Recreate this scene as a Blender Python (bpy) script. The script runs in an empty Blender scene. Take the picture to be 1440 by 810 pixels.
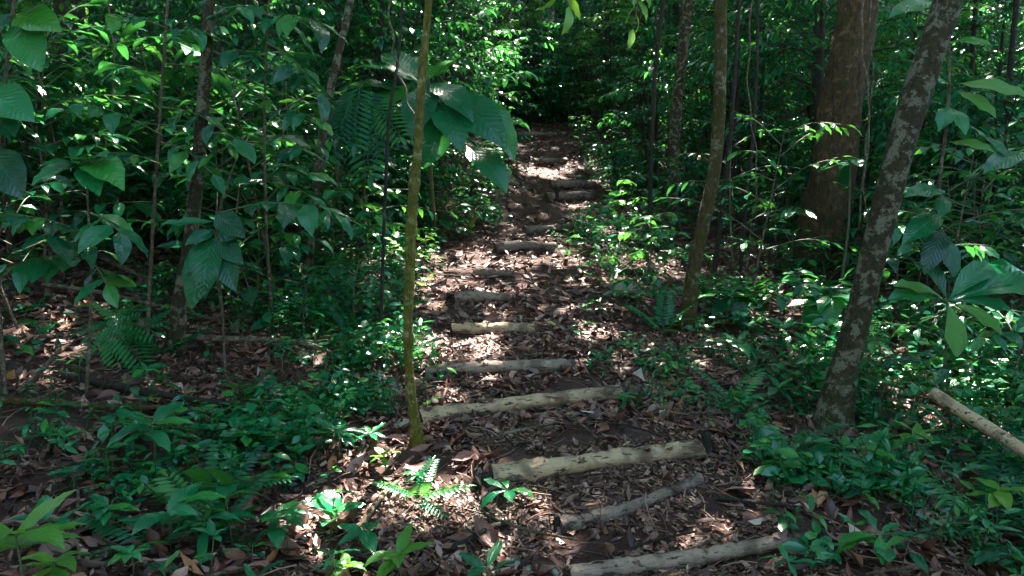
import bpy, math, random
import numpy as np
from mathutils import Vector, Matrix

# ------------------------------------------------------------------ camera, sky, sun, exposure
SC = bpy.context.scene
COL = SC.collection
CAM_Z, PITCH, FPX = 1.55, math.radians(6.0), 1050.0
cam_d = bpy.data.cameras.new('camera')
cam_d.sensor_width = 36.0
cam_d.lens = FPX / 1440.0 * 36.0
cam_d.clip_start, cam_d.clip_end = 0.05, 400.0
cam = bpy.data.objects.new('camera', cam_d)
cam.location = (0, 0, CAM_Z)
cam.rotation_euler = (math.pi / 2 - PITCH, 0, 0)
COL.objects.link(cam)
SC.camera = cam

SUN_EL, SUN_AZ = math.radians(56), math.radians(12)      # azimuth from +Y towards +X
SUN = np.array([math.sin(SUN_AZ) * math.cos(SUN_EL), math.cos(SUN_AZ) * math.cos(SUN_EL), math.sin(SUN_EL)])
W = bpy.data.worlds.new('World')
SC.world = W
W.use_nodes = True
wn = W.node_tree
bg = wn.nodes['Background']
sky = wn.nodes.new('ShaderNodeTexSky')
sky.sky_type = 'NISHITA'
sky.sun_disc = False
sky.sun_elevation, sky.sun_rotation = SUN_EL, SUN_AZ
wn.links.new(sky.outputs[0], bg.inputs[0])
bg.inputs[1].default_value = 0.11
sun_d = bpy.data.lights.new('sun', 'SUN')
sun_d.energy, sun_d.angle, sun_d.color = 5.0, math.radians(0.53), (1.0, 0.93, 0.82)
sun = bpy.data.objects.new('sun', sun_d)
sun.rotation_euler = Vector(tuple(SUN)).to_track_quat('Z', 'Y').to_euler()
sun.location = (0, 0, 60)
COL.objects.link(sun)
VS = SC.view_settings
VS.view_transform, VS.look, VS.exposure, VS.gamma, VS.use_curve_mapping = 'Standard', 'None', 3.7, 1.0, False
CY = SC.cycles
CY.max_bounces, CY.diffuse_bounces, CY.glossy_bounces, CY.transmission_bounces = 4, 2, 2, 3
CY.transparent_max_bounces = 4
CY.sample_clamp_indirect = 4.0
CY.use_denoising = True

RNG = np.random.default_rng(7)
random.seed(7)

# ------------------------------------------------------------------ terrain
PY = [-80, -10, 0, 3.15, 3.55, 3.9, 4.73, 5.27, 6.24, 7.2, 8.4, 10.1, 11.8, 14, 14.8, 17.5, 20.5, 22.5, 30, 45, 110]
PZ = [-4, -.6, 0, .05, .13, .20, .30, .43, .55, .70, .83, 1.02, 1.24, 1.77, 2.0, 2.65, 3.55, 4.15, 7.0, 14, 46]
XY = [-80, 0, 3.15, 3.9, 4.73, 5.27, 6.24, 7.2, 10.1, 11.8, 14, 17.5, 20.5, 24, 110]
XX = [.9, .9, .73, .43, .06, -.1, -.18, -.2, .2, .55, 1.1, .94, .7, .3, .3]
PYf = np.linspace(-80, 110, 3801)
def _sm(a, k):
    ker = np.hanning(k); ker /= ker.sum()
    return np.convolve(np.pad(a, k, mode='edge'), ker, mode='same')[k:-k]
PZf = _sm(np.interp(PYf, PY, PZ), 11)
XXf = _sm(np.interp(PYf, XY, XX), 25)
def path_x(y): return np.interp(y, PYf, XXf)
def vnoise(x, y, s, seed=0):
    x = np.asarray(x, float) / s; y = np.asarray(y, float) / s
    xi = np.floor(x).astype(np.int64); yi = np.floor(y).astype(np.int64)
    fx = x - xi; fy = y - yi
    fx = fx * fx * (3 - 2 * fx); fy = fy * fy * (3 - 2 * fy)
    def h(a, b):
        n = (a * 374761393 + b * 668265263 + seed * 974711) & 0x7fffffff
        n = ((n ^ (n >> 13)) * 1274126177) & 0x7fffffff
        return ((n ^ (n >> 16)) & 0xffff) / 65535.0
    return ((h(xi, yi) * (1 - fx) + h(xi + 1, yi) * fx) * (1 - fy) + (h(xi, yi + 1) * (1 - fx) + h(xi + 1, yi + 1) * fx) * fy) * 2 - 1
def base_h(x, y):
    x = np.asarray(x, float); y = np.asarray(y, float)
    z = np.interp(y, PYf, PZf)
    u = x - path_x(y)
    near = np.clip((26 - y) / 10, 0, 1)
    L = np.clip(-u - .75, 0, 14)
    Rr = np.clip(u - 1.0, 0, 6)
    z = z + .11 * L * near * (L < 99) - (.10 * Rr - .006 * Rr ** 2) * near
    z = z + np.clip(u - 7, 0, 30) * .04
    z = z + .75 * np.exp(-((x + 1.6) / 1.6) ** 2 - ((y - 15.5) / 3.0) ** 2)
    off = np.clip((np.abs(u) - .5) / 1.0, 0, 1)
    z = z + off * (.07 * vnoise(x, y, 1.7, 1) + .035 * vnoise(x, y, .55, 2)) + .012 * vnoise(x, y, .22, 3)
    return z
LOGS = []      # (a, b, radius) step logs, filled below; they shape the treads
def terrain(x, y):
    x = np.asarray(x, float); y = np.asarray(y, float)
    z = base_h(x, y)
    for (a, b, r) in LOGS:
        d = b[:2] - a[:2]; L = np.linalg.norm(d); d = d / L
        n = np.array([-d[1], d[0]])
        if n[1] < 0: n = -n
        s = (x - a[0]) * n[0] + (y - a[1]) * n[1]
        t = (x - a[0]) * d[0] + (y - a[1]) * d[1]
        g = np.clip((t + .15) / .15, 0, 1) * np.clip((L + .15 - t) / .15, 0, 1)
        sc = np.where(s > 0, np.exp(-np.clip(s, 0, 9) / .35) * .65 * r, -np.exp(np.clip(s, -9, 0) / .22) * .45 * r)
        z = z + g * sc * np.clip(np.abs(s) / .02, 0, 1)
    return z
def ray(px, py):
    a, b = (px - 720) / FPX, -(py - 405) / FPX
    c, s = math.cos(PITCH), math.sin(PITCH)
    return np.array([a, c + b * s, -s + b * c])
def at(px, py, d):                     # point at forward distance d metres
    r = ray(px, py)
    return np.array([0, 0, CAM_Z]) + r * (d / r[1])
def gnd(px, py, h=0.0, fn=None):       # point of the place that stands h above the ground there
    r = ray(px, py); r = r / r[1]
    ds = np.arange(1.2, 60, .02)
    P = np.array([0, 0, CAM_Z])[None] + ds[:, None] * r[None]
    g = (fn or terrain)(P[:, 0], P[:, 1])
    k = np.argmax(P[:, 2] - g <= h)
    if P[k, 2] - g[k] > h: k = len(ds) - 1
    return P[k]
def ground_at(x, y): return float(terrain(np.array([x]), np.array([y]))[0])

# ------------------------------------------------------------------ mesh helpers
def mesh_np(name, V, Q, mat, uv=None, rnd=None, smooth=True):
    me = bpy.data.meshes.new(name)
    V = np.ascontiguousarray(V, np.float32); Q = np.ascontiguousarray(Q, np.int32)
    n, k = Q.shape
    me.vertices.add(len(V)); me.vertices.foreach_set('co', V.ravel())
    me.loops.add(n * k); me.loops.foreach_set('vertex_index', Q.ravel())
    me.polygons.add(n)
    me.polygons.foreach_set('loop_start', np.arange(0, n * k, k, dtype=np.int32))
    me.polygons.foreach_set('loop_total', np.full(n, k, np.int32))
    me.polygons.foreach_set('use_smooth', np.full(n, smooth, bool))
    if uv is not None:
        l = me.uv_layers.new(name='UVMap')
        l.data.foreach_set('uv', np.ascontiguousarray(np.asarray(uv, np.float32)[Q.ravel()]).ravel())
    if rnd is not None:
        at_ = me.attributes.new('rnd', 'FLOAT', 'FACE')
        at_.data.foreach_set('value', np.ascontiguousarray(rnd, np.float32))
    me.update(calc_edges=True)
    if mat: me.materials.append(mat)
    return me
def obj(name, me, parent=None, label=None, cat=None, group=None, kind=None, loc=None, M=None):
    o = bpy.data.objects.new(name, me); COL.objects.link(o)
    if loc is not None: o.location = tuple(loc)
    if M is not None: o.matrix_local = M
    if parent is not None: o.parent = parent
    tag(o, label, cat, group, kind)
    return o
def tag(o, label=None, cat=None, group=None, kind=None):
    if label: o['label'] = label
    if cat: o['category'] = cat
    if group: o['group'] = group
    if kind: o['kind'] = kind
def thing(name, label, cat, loc, group=None, rz=0.0, s=1.0):
    o = obj(name, None, None, label, cat, group, None, loc)
    o.empty_display_size = .1
    o.rotation_euler = (0, 0, rz); o.scale = (s, s, s)
    return o
def unit(v):
    v = np.asarray(v, float)
    return v / np.maximum(np.linalg.norm(v, axis=-1, keepdims=True), 1e-9)
def frames(pos, d, up, L, wid=None):   # leaf matrices: Y along the leaf, Z its upper side
    pos = np.atleast_2d(pos); d = unit(np.atleast_2d(d)); up = np.atleast_2d(up)
    x = np.cross(d, up); bad = np.linalg.norm(x, axis=1) < 1e-3
    if bad.any(): x[bad] = np.cross(d[bad], np.array([1., .1, 0]))
    x = unit(x); z = np.cross(x, d)
    L = np.broadcast_to(np.asarray(L, float), (len(pos),))
    wd = L if wid is None else np.broadcast_to(np.asarray(wid, float), (len(pos),))
    M = np.zeros((len(pos), 4, 4)); M[:, 3, 3] = 1
    M[:, :3, 0] = x * wd[:, None]; M[:, :3, 1] = d * L[:, None]; M[:, :3, 2] = z * L[:, None]; M[:, :3, 3] = pos
    return M
def merge(temps, Ms, pick=None, rnd=None):       # many leaves in one set of arrays
    Vs, Qs, Us, Rs = [], [], [], []
    off = 0
    if pick is None: pick = RNG.integers(0, len(temps), len(Ms))
    if rnd is None: rnd = RNG.random(len(Ms))
    for k, (v, q, u) in enumerate(temps):
        m = Ms[pick == k]
        if not len(m): continue
        P = np.einsum('nij,vj->nvi', m[:, :3, :3], v) + m[:, None, :3, 3]
        nv = len(v)
        Vs.append(P.reshape(-1, 3))
        Qs.append((q[None] + (np.arange(len(m)) * nv)[:, None, None]).reshape(-1, q.shape[1]) + off)
        Us.append(np.tile(u, (len(m), 1)))
        Rs.append(np.repeat(rnd[pick == k], len(q)))
        off += nv * len(m)
    return np.vstack(Vs), np.vstack(Qs), np.vstack(Us), np.concatenate(Rs)
def tube(pts, rad, sides=8, rough=0.0, seed=0, cap=True):
    P = np.asarray(pts, float); n = len(P)
    rad = np.broadcast_to(np.asarray(rad, float), (n,))
    T = unit(np.gradient(P, axis=0))
    ref = np.array([0, 1., 0]) if abs(T[0] @ np.array([0, 1., 0])) < .9 else np.array([1., 0, 0])
    N = unit(np.cross(T[0], ref)); V = []
    ang = np.linspace(0, 2 * math.pi, sides, endpoint=False)
    rg = np.random.default_rng(abs(seed) + 11)
    lob = rg.normal(0, 1, (3, 2))
    for i in range(n):
        N = unit(N - T[i] * (N @ T[i])); B = np.cross(T[i], N)
        rr = rad[i] * np.ones(sides)
        if rough:
            s_ = i / 3.0
            w = sum(lob[k, 0] * np.sin((k + 2) * ang + lob[k, 1] * 3 + s_ * .6 * (k + 1)) for k in range(3)) / 3
            rr = rr * (1 + rough * (w + rg.normal(0, .35, sides)))
        V.append(P[i] + np.outer(np.cos(ang) * rr, N) + np.outer(np.sin(ang) * rr, B))
    V = np.vstack(V)
    i, j = np.meshgrid(np.arange(n - 1), np.arange(sides), indexing='ij')
    j2 = (j + 1) % sides
    Q = np.stack([i * sides + j, i * sides + j2, (i + 1) * sides + j2, (i + 1) * sides + j], -1).reshape(-1, 4)
    if cap:
        c0, c1 = len(V), len(V) + 1
        V = np.vstack([V, P[0], P[-1]])
        e = []
        for a in range(0, sides, 2):
            b, c = (a + 1) % sides, (a + 2) % sides
            e.append([c0, c, b, a]); m = (n - 1) * sides
            e.append([c1, m + a, m + b, m + c])
        Q = np.vstack([Q, np.array(e)])
    return V, Q
def cat_tubes(lst):
    Vs, Qs, off = [], [], 0
    for v, q in lst:
        Vs.append(v); Qs.append(q + off); off += len(v)
    return np.vstack(Vs), np.vstack(Qs)
def curve(ctrl, n):                    # smooth curve through control points
    C = np.asarray(ctrl, float)
    if len(C) == 2: return C[0] + np.linspace(0, 1, n)[:, None] * (C[1] - C[0])
    E = np.vstack([2 * C[0] - C[1], C, 2 * C[-1] - C[-2]])
    t = np.linspace(0, len(C) - 1 - 1e-6, n); i = t.astype(int); f = (t - i)[:, None]
    a, b, c, d = E[i], E[i + 1], E[i + 2], E[i + 3]
    return .5 * (2 * b + (c - a) * f + (2 * a - 5 * b + 4 * c - d) * f ** 2 + (3 * b - a - 3 * c + d) * f ** 3)

# ------------------------------------------------------------------ leaf shapes: unit length along +Y
def leaf_T(width, p, q, fold=.25, droop=.5, R=7, C=5, wave=.04, pet=.07, twist=0.0, tail=0.0):
    v = np.linspace(0, 1, R)
    g = (v + .012) ** p * (1.006 - v) ** q
    pk = p / (p + q); g = g / (pk ** p * (1 - pk) ** q)
    if tail: g = np.where(v > .86, np.minimum(g, .14 * (1.02 - v) / .16 + .02), g)
    yv = pet + (1 - pet) * v
    rows_y = np.concatenate([[0.0], yv]); rows_w = np.concatenate([[.012], np.maximum(width / 2 * g, .006)])
    rows_v = np.concatenate([[0.0], v])
    th = droop * rows_y ** 1.3
    yy = np.concatenate([[0], np.cumsum(np.cos((th[1:] + th[:-1]) / 2) * np.diff(rows_y))])
    zz = -np.concatenate([[0], np.cumsum(np.sin((th[1:] + th[:-1]) / 2) * np.diff(rows_y))])
    c = np.linspace(-1, 1, C)
    X = rows_w[:, None] * c[None]
    Z = zz[:, None] + fold * np.abs(X) - .9 * fold * X ** 2 / max(width / 2, .01) * .5 + wave * np.sin(rows_y * 17)[:, None] * (np.abs(c) ** 2)[None] * (rows_w / (width / 2))[:, None] + twist * X * rows_y[:, None]
    Y = np.repeat(yy[:, None], C, 1)
    V = np.stack([X, Y, Z], -1).reshape(-1, 3)
    U = np.stack([np.repeat((c[None] * rows_w[:, None] / width + .5), 1, 0), np.repeat(rows_v[:, None], C, 1)], -1).reshape(-1, 2)
    n = len(rows_y)
    i, j = np.meshgrid(np.arange(n - 1), np.arange(C - 1), indexing='ij')
    Q = np.stack([i * C + j, i * C + j + 1, (i + 1) * C + j + 1, (i + 1) * C + j], -1).reshape(-1, 4)
    return V, Q, U
OVATE = [leaf_T(.42, .55, .95, .3, d, tail=1, twist=t) for d, t in ((.25, .1), (.6, -.1), (1.0, .12))]
ELLIP = [leaf_T(.32, .75, .85, .25, d, twist=t) for d, t in ((.2, .1), (.6, -.15), (1.0, .1))]
OBOV = [leaf_T(.36, 1.3, .65, .28, d, twist=t) for d, t in ((.3, .1), (.7, -.1), (1.1, .12))]
LANCE = [leaf_T(.22, .7, .95, .3, d, twist=t) for d, t in ((.3, .15), (.7, -.15), (1.1, .1))]
BROAD = [leaf_T(.62, .42, .75, .22, d, R=8, wave=.03, pet=.12, twist=t) for d, t in ((.4, .1), (.8, -.1), (1.2, 0.))]
SMALL = [leaf_T(.44, .7, .85, .25, d, R=4, C=3, wave=0, pet=.1) for d in (.15, .7)]
MID = [leaf_T(.42, .6, .9, .25, d, R=4, C=3, wave=0, pet=.08, twist=.1) for d in (.3, .7, 1.1)]
MIDN = [leaf_T(.28, .7, .9, .25, d, R=4, C=3, wave=0, pet=.06, twist=.1) for d in (.3, .8, 1.2)]
DIAM = [(np.array([[0, 0, 0], [.24, .5, .06], [0, 1, -.1], [-.24, .5, .06]]), np.array([[0, 1, 2, 3]]), np.array([[.5, 0], [1, .5], [.5, 1], [0, .5]]))]
def pinnate(npair, lw, ll, temps):               # one feathered leaf: rachis with paired leaflets
    y = np.linspace(.18, .97, npair)
    dr = -.25 * y ** 2
    pos, d, L = [], [], []
    for k, yy in enumerate(y):
        s = ll * (1 - .55 * abs(yy - .5))
        for sd in (-1, 1):
            pos.append([0, yy, dr[k]]); d.append([sd * 1.0, .45, -.25]); L.append(s)
    pos.append([0, .97, dr[-1]]); d.append([0, 1, -.4]); L.append(ll * .8)
    M = frames(pos, d, np.tile([0, 0, 1.], (len(pos), 1)), L, np.array(L) * lw)
    v, q, u, _ = merge([temps[0]], M, np.zeros(len(M), int))
    rp = np.stack([np.zeros(7), np.linspace(0, .97, 7), -.25 * np.linspace(0, .97, 7) ** 2 - .004], -1)
    tv, tq = tube(rp, np.linspace(.008, .003, 7), 4)
    return np.vstack([v, tv]), np.vstack([q, tq + len(v)]), np.vstack([u, np.full((len(tv), 2), .5)])
PINN = [pinnate(9, 1.0, .3, MIDN), pinnate(12, .9, .26, MIDN)]
# dead leaves: curled
def dead_T(width, curl, cup, tw, R=4, C=4):
    v, q, u = leaf_T(width, .6, .8, 0, 0, R=R, C=C, wave=0, pet=.1)
    x, y = v[:, 0].copy(), v[:, 1].copy()
    z = cup * (x / (width / 2)) ** 2 * .12 + curl * (y - .5) ** 2 + tw * x * (y - .5) * 2 + .03 * np.sin(y * 13 + x * 9)
    return np.stack([x, y - .5, z - z.min() * .6], -1), q, u
DEAD = [dead_T(.42, .5, 1, .3), dead_T(.34, -.4, 1.3, -.5), dead_T(.5, .2, -1, .4), dead_T(.3, .9, 1.2, .8), dead_T(.22, .3, .8, -1.0), dead_T(.38, -.7, -.8, .6)]
CHIP = [(np.array([[-.1, -.5, 0], [.12, -.45, .03], [.08, .5, .08], [-.09, .48, .0]]), np.array([[0, 1, 2, 3]]), np.array([[0, 0], [1, 0], [1, 1], [0, 1.]])),
        (np.array([[-.22, -.4, 0], [.2, -.5, .1], [.26, .4, .0], [-.16, .5, .12]]), np.array([[0, 1, 2, 3]]), np.array([[0, 0], [1, 0], [1, 1], [0, 1.]]))]

# ------------------------------------------------------------------ materials
class NT:
    def __init__(s, name):
        s.m = bpy.data.materials.new(name); s.m.use_nodes = True
        s.t = s.m.node_tree; s.b = s.t.nodes['Principled BSDF']; s.out = s.t.nodes['Material Output']
    def n(s, typ, ins=None, **kw):
        nd = s.t.nodes.new('ShaderNode' + typ)
        for k, v in kw.items(): setattr(nd, k, v)
        for k, v in (ins or {}).items(): s.set(nd.inputs[k], v)
        return nd
    def set(s, sock, v):
        if isinstance(v, bpy.types.NodeSocket): s.t.links.new(v, sock)
        elif isinstance(v, bpy.types.Node): s.t.links.new(v.outputs[0], sock)
        else: sock.default_value = v
    def math(s, op, a, b=0.0, c=None):
        nd = s.n('Math', operation=op); s.set(nd.inputs[0], a); s.set(nd.inputs[1], b)
        if c is not None: s.set(nd.inputs[2], c)
        return nd.outputs[0]
    def ramp(s, fac, stops, interp='LINEAR'):
        nd = s.n('ValToRGB'); cr = nd.color_ramp; cr.interpolation = interp
        while len(cr.elements) < len(stops): cr.elements.new(.5)
        for e, (p, c) in zip(cr.elements, stops):
            e.position = p; e.color = (*c, 1) if len(c) == 3 else c
        s.set(nd.inputs[0], fac); return nd.outputs[0]
    def mix(s, fac, a, b, mode='MIX'):
        nd = s.n('Mix', data_type='RGBA', blend_type=mode)
        s.set(nd.inputs[0], fac); s.set(nd.inputs[6], a if not isinstance(a, tuple) else (*a, 1)); s.set(nd.inputs[7], b if not isinstance(b, tuple) else (*b, 1))
        return nd.outputs[2]
    def noise(s, scale, detail=4, vec=None, rough=.55, dist=0.0):
        nd = s.n('TexNoise', {'Scale': scale, 'Detail': detail, 'Roughness': rough, 'Distortion': dist})
        if vec is not None: s.set(nd.inputs['Vector'], vec)
        return nd.outputs[0]
    def rnd(s):
        a = s.n('Attribute', attribute_name='rnd').outputs['Fac']
        o = s.n('ObjectInfo').outputs['Random']
        return s.math('FRACT', s.math('ADD', a, o))
    def bump(s, h, strength, dist=.01):
        nd = s.n('Bump', {'Strength': strength, 'Distance': dist}); s.set(nd.inputs['Height'], h)
        return nd.outputs[0]

def leaf_mat(name, stops, trans_col, rough=.32, trans=.3, veins=True, vein_col=(.06, .22, .07), spots=.75, spec=.45):
    k = NT(name)
    r = k.rnd()
    col = k.ramp(r, stops)
    uvn = k.n('UVMap').outputs[0]
    geo = k.n('NewGeometry')
    pos = geo.outputs['Position']
    mott = k.noise(9, 3, pos)
    col = k.mix(k.math('MULTIPLY', mott, .25), col, (.012, .03, .012), 'MIX')
    bum = None
    if veins:
        sx = k.n('SeparateXYZ'); k.set(sx.inputs[0], uvn)
        au = k.math('ABSOLUTE', k.math('SUBTRACT', sx.outputs[0], .5))
        mid = k.math('SUBTRACT', 1.0, k.math('MULTIPLY', au, 38), ); mid = k.math('MAXIMUM', mid, 0)
        t = k.math('ADD', k.math('SUBTRACT', k.math('MULTIPLY', sx.outputs[1], 10.5), k.math('MULTIPLY', au, 6.5)), k.math('MULTIPLY', k.noise(7, 2, pos), 1.1))
        w = k.math('ABSOLUTE', k.math('SUBTRACT', k.math('FRACT', t), .5))
        lat = k.math('MAXIMUM', k.math('SUBTRACT', 1.0, k.math('MULTIPLY', k.math('SUBTRACT', .5, w), 9)), 0)
        vv = k.math('MINIMUM', k.math('ADD', mid, k.math('MULTIPLY', lat, .45)), 1.0)
        col = k.mix(k.math('MULTIPLY', vv, .35), col, vein_col)
        quilt = k.math('SUBTRACT', k.math('MULTIPLY', k.math('SUBTRACT', .5, w), 1.6), k.math('MULTIPLY', mid, .8))
        bum = k.bump(quilt, .28, .006)
    if spots:
        sp = k.noise(55, 3, pos)
        bl = k.ramp(k.noise(12, 5, pos, .7), [(.64, (0, 0, 0)), (.70, (.7, .7, .7))])
        col = k.mix(bl, col, (.12, .10, .02))
        col = k.mix(k.math('MULTIPLY', k.math('GREATER_THAN', sp, .665), spots), col, (.13, .11, .04))
    k.set(k.b.inputs['Base Color'], col)
    k.set(k.b.inputs['Roughness'], k.math('ADD', rough - .08, k.math('MULTIPLY', k.noise(14, 3, pos), .2)))
    k.b.inputs['Specular IOR Level'].default_value = spec
    tr = k.n('BsdfTranslucent'); k.set(tr.inputs[0], k.mix(.75, col, trans_col))
    if bum is not None: k.set(k.b.inputs['Normal'], bum)
    mx = k.n('MixShader'); mx.inputs[0].default_value = trans
    k.t.links.new(k.b.outputs[0], mx.inputs[1]); k.t.links.new(tr.outputs[0], mx.inputs[2])
    k.t.links.new(mx.outputs[0], k.out.inputs[0])
    return k.m
M_TEAL = leaf_mat('leaf_deep_green', [(0, (.002, .042, .024)), (.4, (.003, .085, .042)), (.8, (.007, .14, .046)), (1, (.04, .19, .015))], (.05, .24, .03), rough=.18)
M_GREEN = leaf_mat('leaf_mid_green', [(0, (.003, .11, .050)), (.6, (.007, .17, .056)), (1, (.035, .22, .025))], (.10, .34, .03), rough=.18)
M_YOUNG = leaf_mat('leaf_young_green', [(0, (.05, .20, .03)), (.6, (.08, .26, .03)), (1, (.14, .30, .03))], (.26, .5, .04), trans=.4)
M_SMALL = leaf_mat('leaf_ground_cover', [(0, (.003, .10, .047)), (.6, (.007, .16, .055)), (1, (.035, .20, .025))], (.09, .33, .04), rough=.2, veins=False, spots=0)
M_BACK = leaf_mat('leaf_understory', [(0, (.002, .062, .038)), (.5, (.003, .10, .052)), (.85, (.006, .14, .045)), (1, (.035, .19, .02))], (.07, .32, .045), rough=.22, trans=.38, veins=False, spots=0)
M_LIME = leaf_mat('leaf_lime', [(0, (.02, .13, .03)), (.6, (.04, .18, .03)), (1, (.08, .23, .02))], (.16, .42, .04), rough=.3, trans=.45, veins=False, spots=0)
M_CANOPY = leaf_mat('leaf_canopy', [(0, (.015, .08, .025)), (1, (.04, .14, .03))], (.14, .34, .03), trans=.3, veins=False, spots=0)

def dead_mat(name, stops, rough=.5, trans=.1):
    k = NT(name); r = k.rnd(); pos = k.n('NewGeometry').outputs['Position']
    col = k.ramp(r, stops)
    col = k.mix(k.math('MULTIPLY', k.noise(38, 4, pos), .55), col, (.02, .012, .008))
    uvn = k.n('UVMap').outputs[0]; sx = k.n('SeparateXYZ'); k.set(sx.inputs[0], uvn)
    au = k.math('ABSOLUTE', k.math('SUBTRACT', sx.outputs[0], .5))
    mid = k.math('MAXIMUM', k.math('SUBTRACT', 1.0, k.math('MULTIPLY', au, 30)), 0)
    col = k.mix(k.math('MULTIPLY', mid, .4), col, (.30, .2, .12))
    k.set(k.b.inputs['Base Color'], col); k.set(k.b.inputs['Roughness'], k.math('ADD', rough - .15, k.math('MULTIPLY', k.noise(20, 2, pos), .3)))
    k.b.inputs['Specular IOR Level'].default_value = .38
    w = k.math('ADD', k.math('MULTIPLY', k.noise(120, 2, pos), .5), mid)
    k.set(k.b.inputs['Normal'], k.bump(w, .5, .004))
    return k.m
LIT = [(0, (.026, .009, .007)), (.25, (.07, .022, .016)), (.48, (.16, .052, .036)), (.64, (.25, .10, .074)), (.77, (.17, .11, .10)), (.88, (.38, .21, .16)), (.94, (.34, .11, .02)), (1, (.52, .38, .32))]
M_LITTER = dead_mat('dead_leaf_litter', LIT)
M_CHIP = dead_mat('shredded_litter', [(0, (.024, .010, .008)), (.4, (.095, .038, .027)), (.75, (.22, .105, .07)), (1, (.45, .28, .19))])
M_DEADBIG = dead_mat('large_dead_leaf', [(0, (.11, .036, .025)), (.5, (.22, .085, .056)), (1, (.36, .20, .155))])
M_DEADPALE = dead_mat('pale_dead_leaf', [(0, (.42, .32, .27)), (1, (.52, .42, .36))])
M_DEADBLUE = dead_mat('silvery_dead_leaf', [(0, (.5, .55, .62)), (1, (.6, .64, .7))])
M_DEADYEL = dead_mat('yellowing_leaf', [(0, (.30, .30, .06)), (1, (.38, .32, .07))])

def bark_mat(name, base, dark, lichen, lich_amt, moss, moss_amt, scale=1.0, stretch=3.0):
    k = NT(name)
    tc = k.n('TexCoord').outputs['Object']
    mp = k.n('Mapping'); k.set(mp.inputs[0], tc); mp.inputs['Scale'].default_value = (1, 1, 1 / stretch)
    f = k.noise(26 * scale, 6, mp.outputs[0], .65, .3)
    col = k.mix(k.ramp(f, [(.3, (0, 0, 0)), (.65, (1, 1, 1))]), dark, base)
    big = k.noise(7 * scale, 7, tc, .72, .15)
    col = k.mix(k.ramp(big, [(.60 - lich_amt, (0, 0, 0)), (.645 - lich_amt, (1, 1, 1))]), col, k.mix(k.noise(60 * scale, 3, tc), lichen, base))
    m2 = k.n('Mapping'); k.set(m2.inputs[0], tc); m2.inputs['Location'].default_value = (3.1, 7.7, 1.3)
    ms = k.noise(4 * scale, 5, m2.outputs[0], .65, .4)
    col = k.mix(k.ramp(ms, [(.70 - moss_amt, (0, 0, 0)), (.82 - moss_amt, (1, 1, 1))]), col, k.mix(k.noise(45, 2, tc), moss, tuple(c * .4 for c in moss)))
    k.set(k.b.inputs['Base Color'], col); k.b.inputs['Roughness'].default_value = .85
    k.b.inputs['Specular IOR Level'].default_value = .25
    k.set(k.b.inputs['Normal'], k.bump(k.math('ADD', f, k.math('MULTIPLY', k.noise(90 * scale, 3, tc), .4)), 1.0, .03))
    return k.m
B_MOSS = bark_mat('bark_moss_green', (.21, .175, .03), (.026, .022, .008), (.34, .32, .18), .06, (.14, .13, .008), .24, 2.6)
B_LICH = bark_mat('bark_lichen', (.060, .042, .018), (.014, .010, .005), (.24, .225, .16), .095, (.045, .045, .008), .16, 1.7, 1.6)
B_OLIVE = bark_mat('bark_olive', (.095, .066, .02), (.022, .015, .006), (.24, .22, .15), .06, (.07, .055, .006), .22, 1.6, 2)
B_BROWN = bark_mat('bark_brown', (.095, .055, .022), (.010, .006, .003), (.15, .10, .045), .05, (.045, .042, .006), .18, 1.3, 4)
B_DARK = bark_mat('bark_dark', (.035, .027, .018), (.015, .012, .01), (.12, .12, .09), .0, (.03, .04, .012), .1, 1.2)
B_TWIG = bark_mat('bark_twig', (.17, .12, .075), (.06, .04, .025), (.3, .26, .2), .08, (.06, .07, .02), .05, 3)
def stem_mat():
    k = NT('green_stem'); k.b.inputs['Roughness'].default_value = .6
    k.set(k.b.inputs['Base Color'], k.mix(k.noise(8, 3, k.n('NewGeometry').outputs['Position']), (.035, .07, .02), (.09, .075, .035)))
    return k.m
M_STEM = stem_mat()
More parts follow.
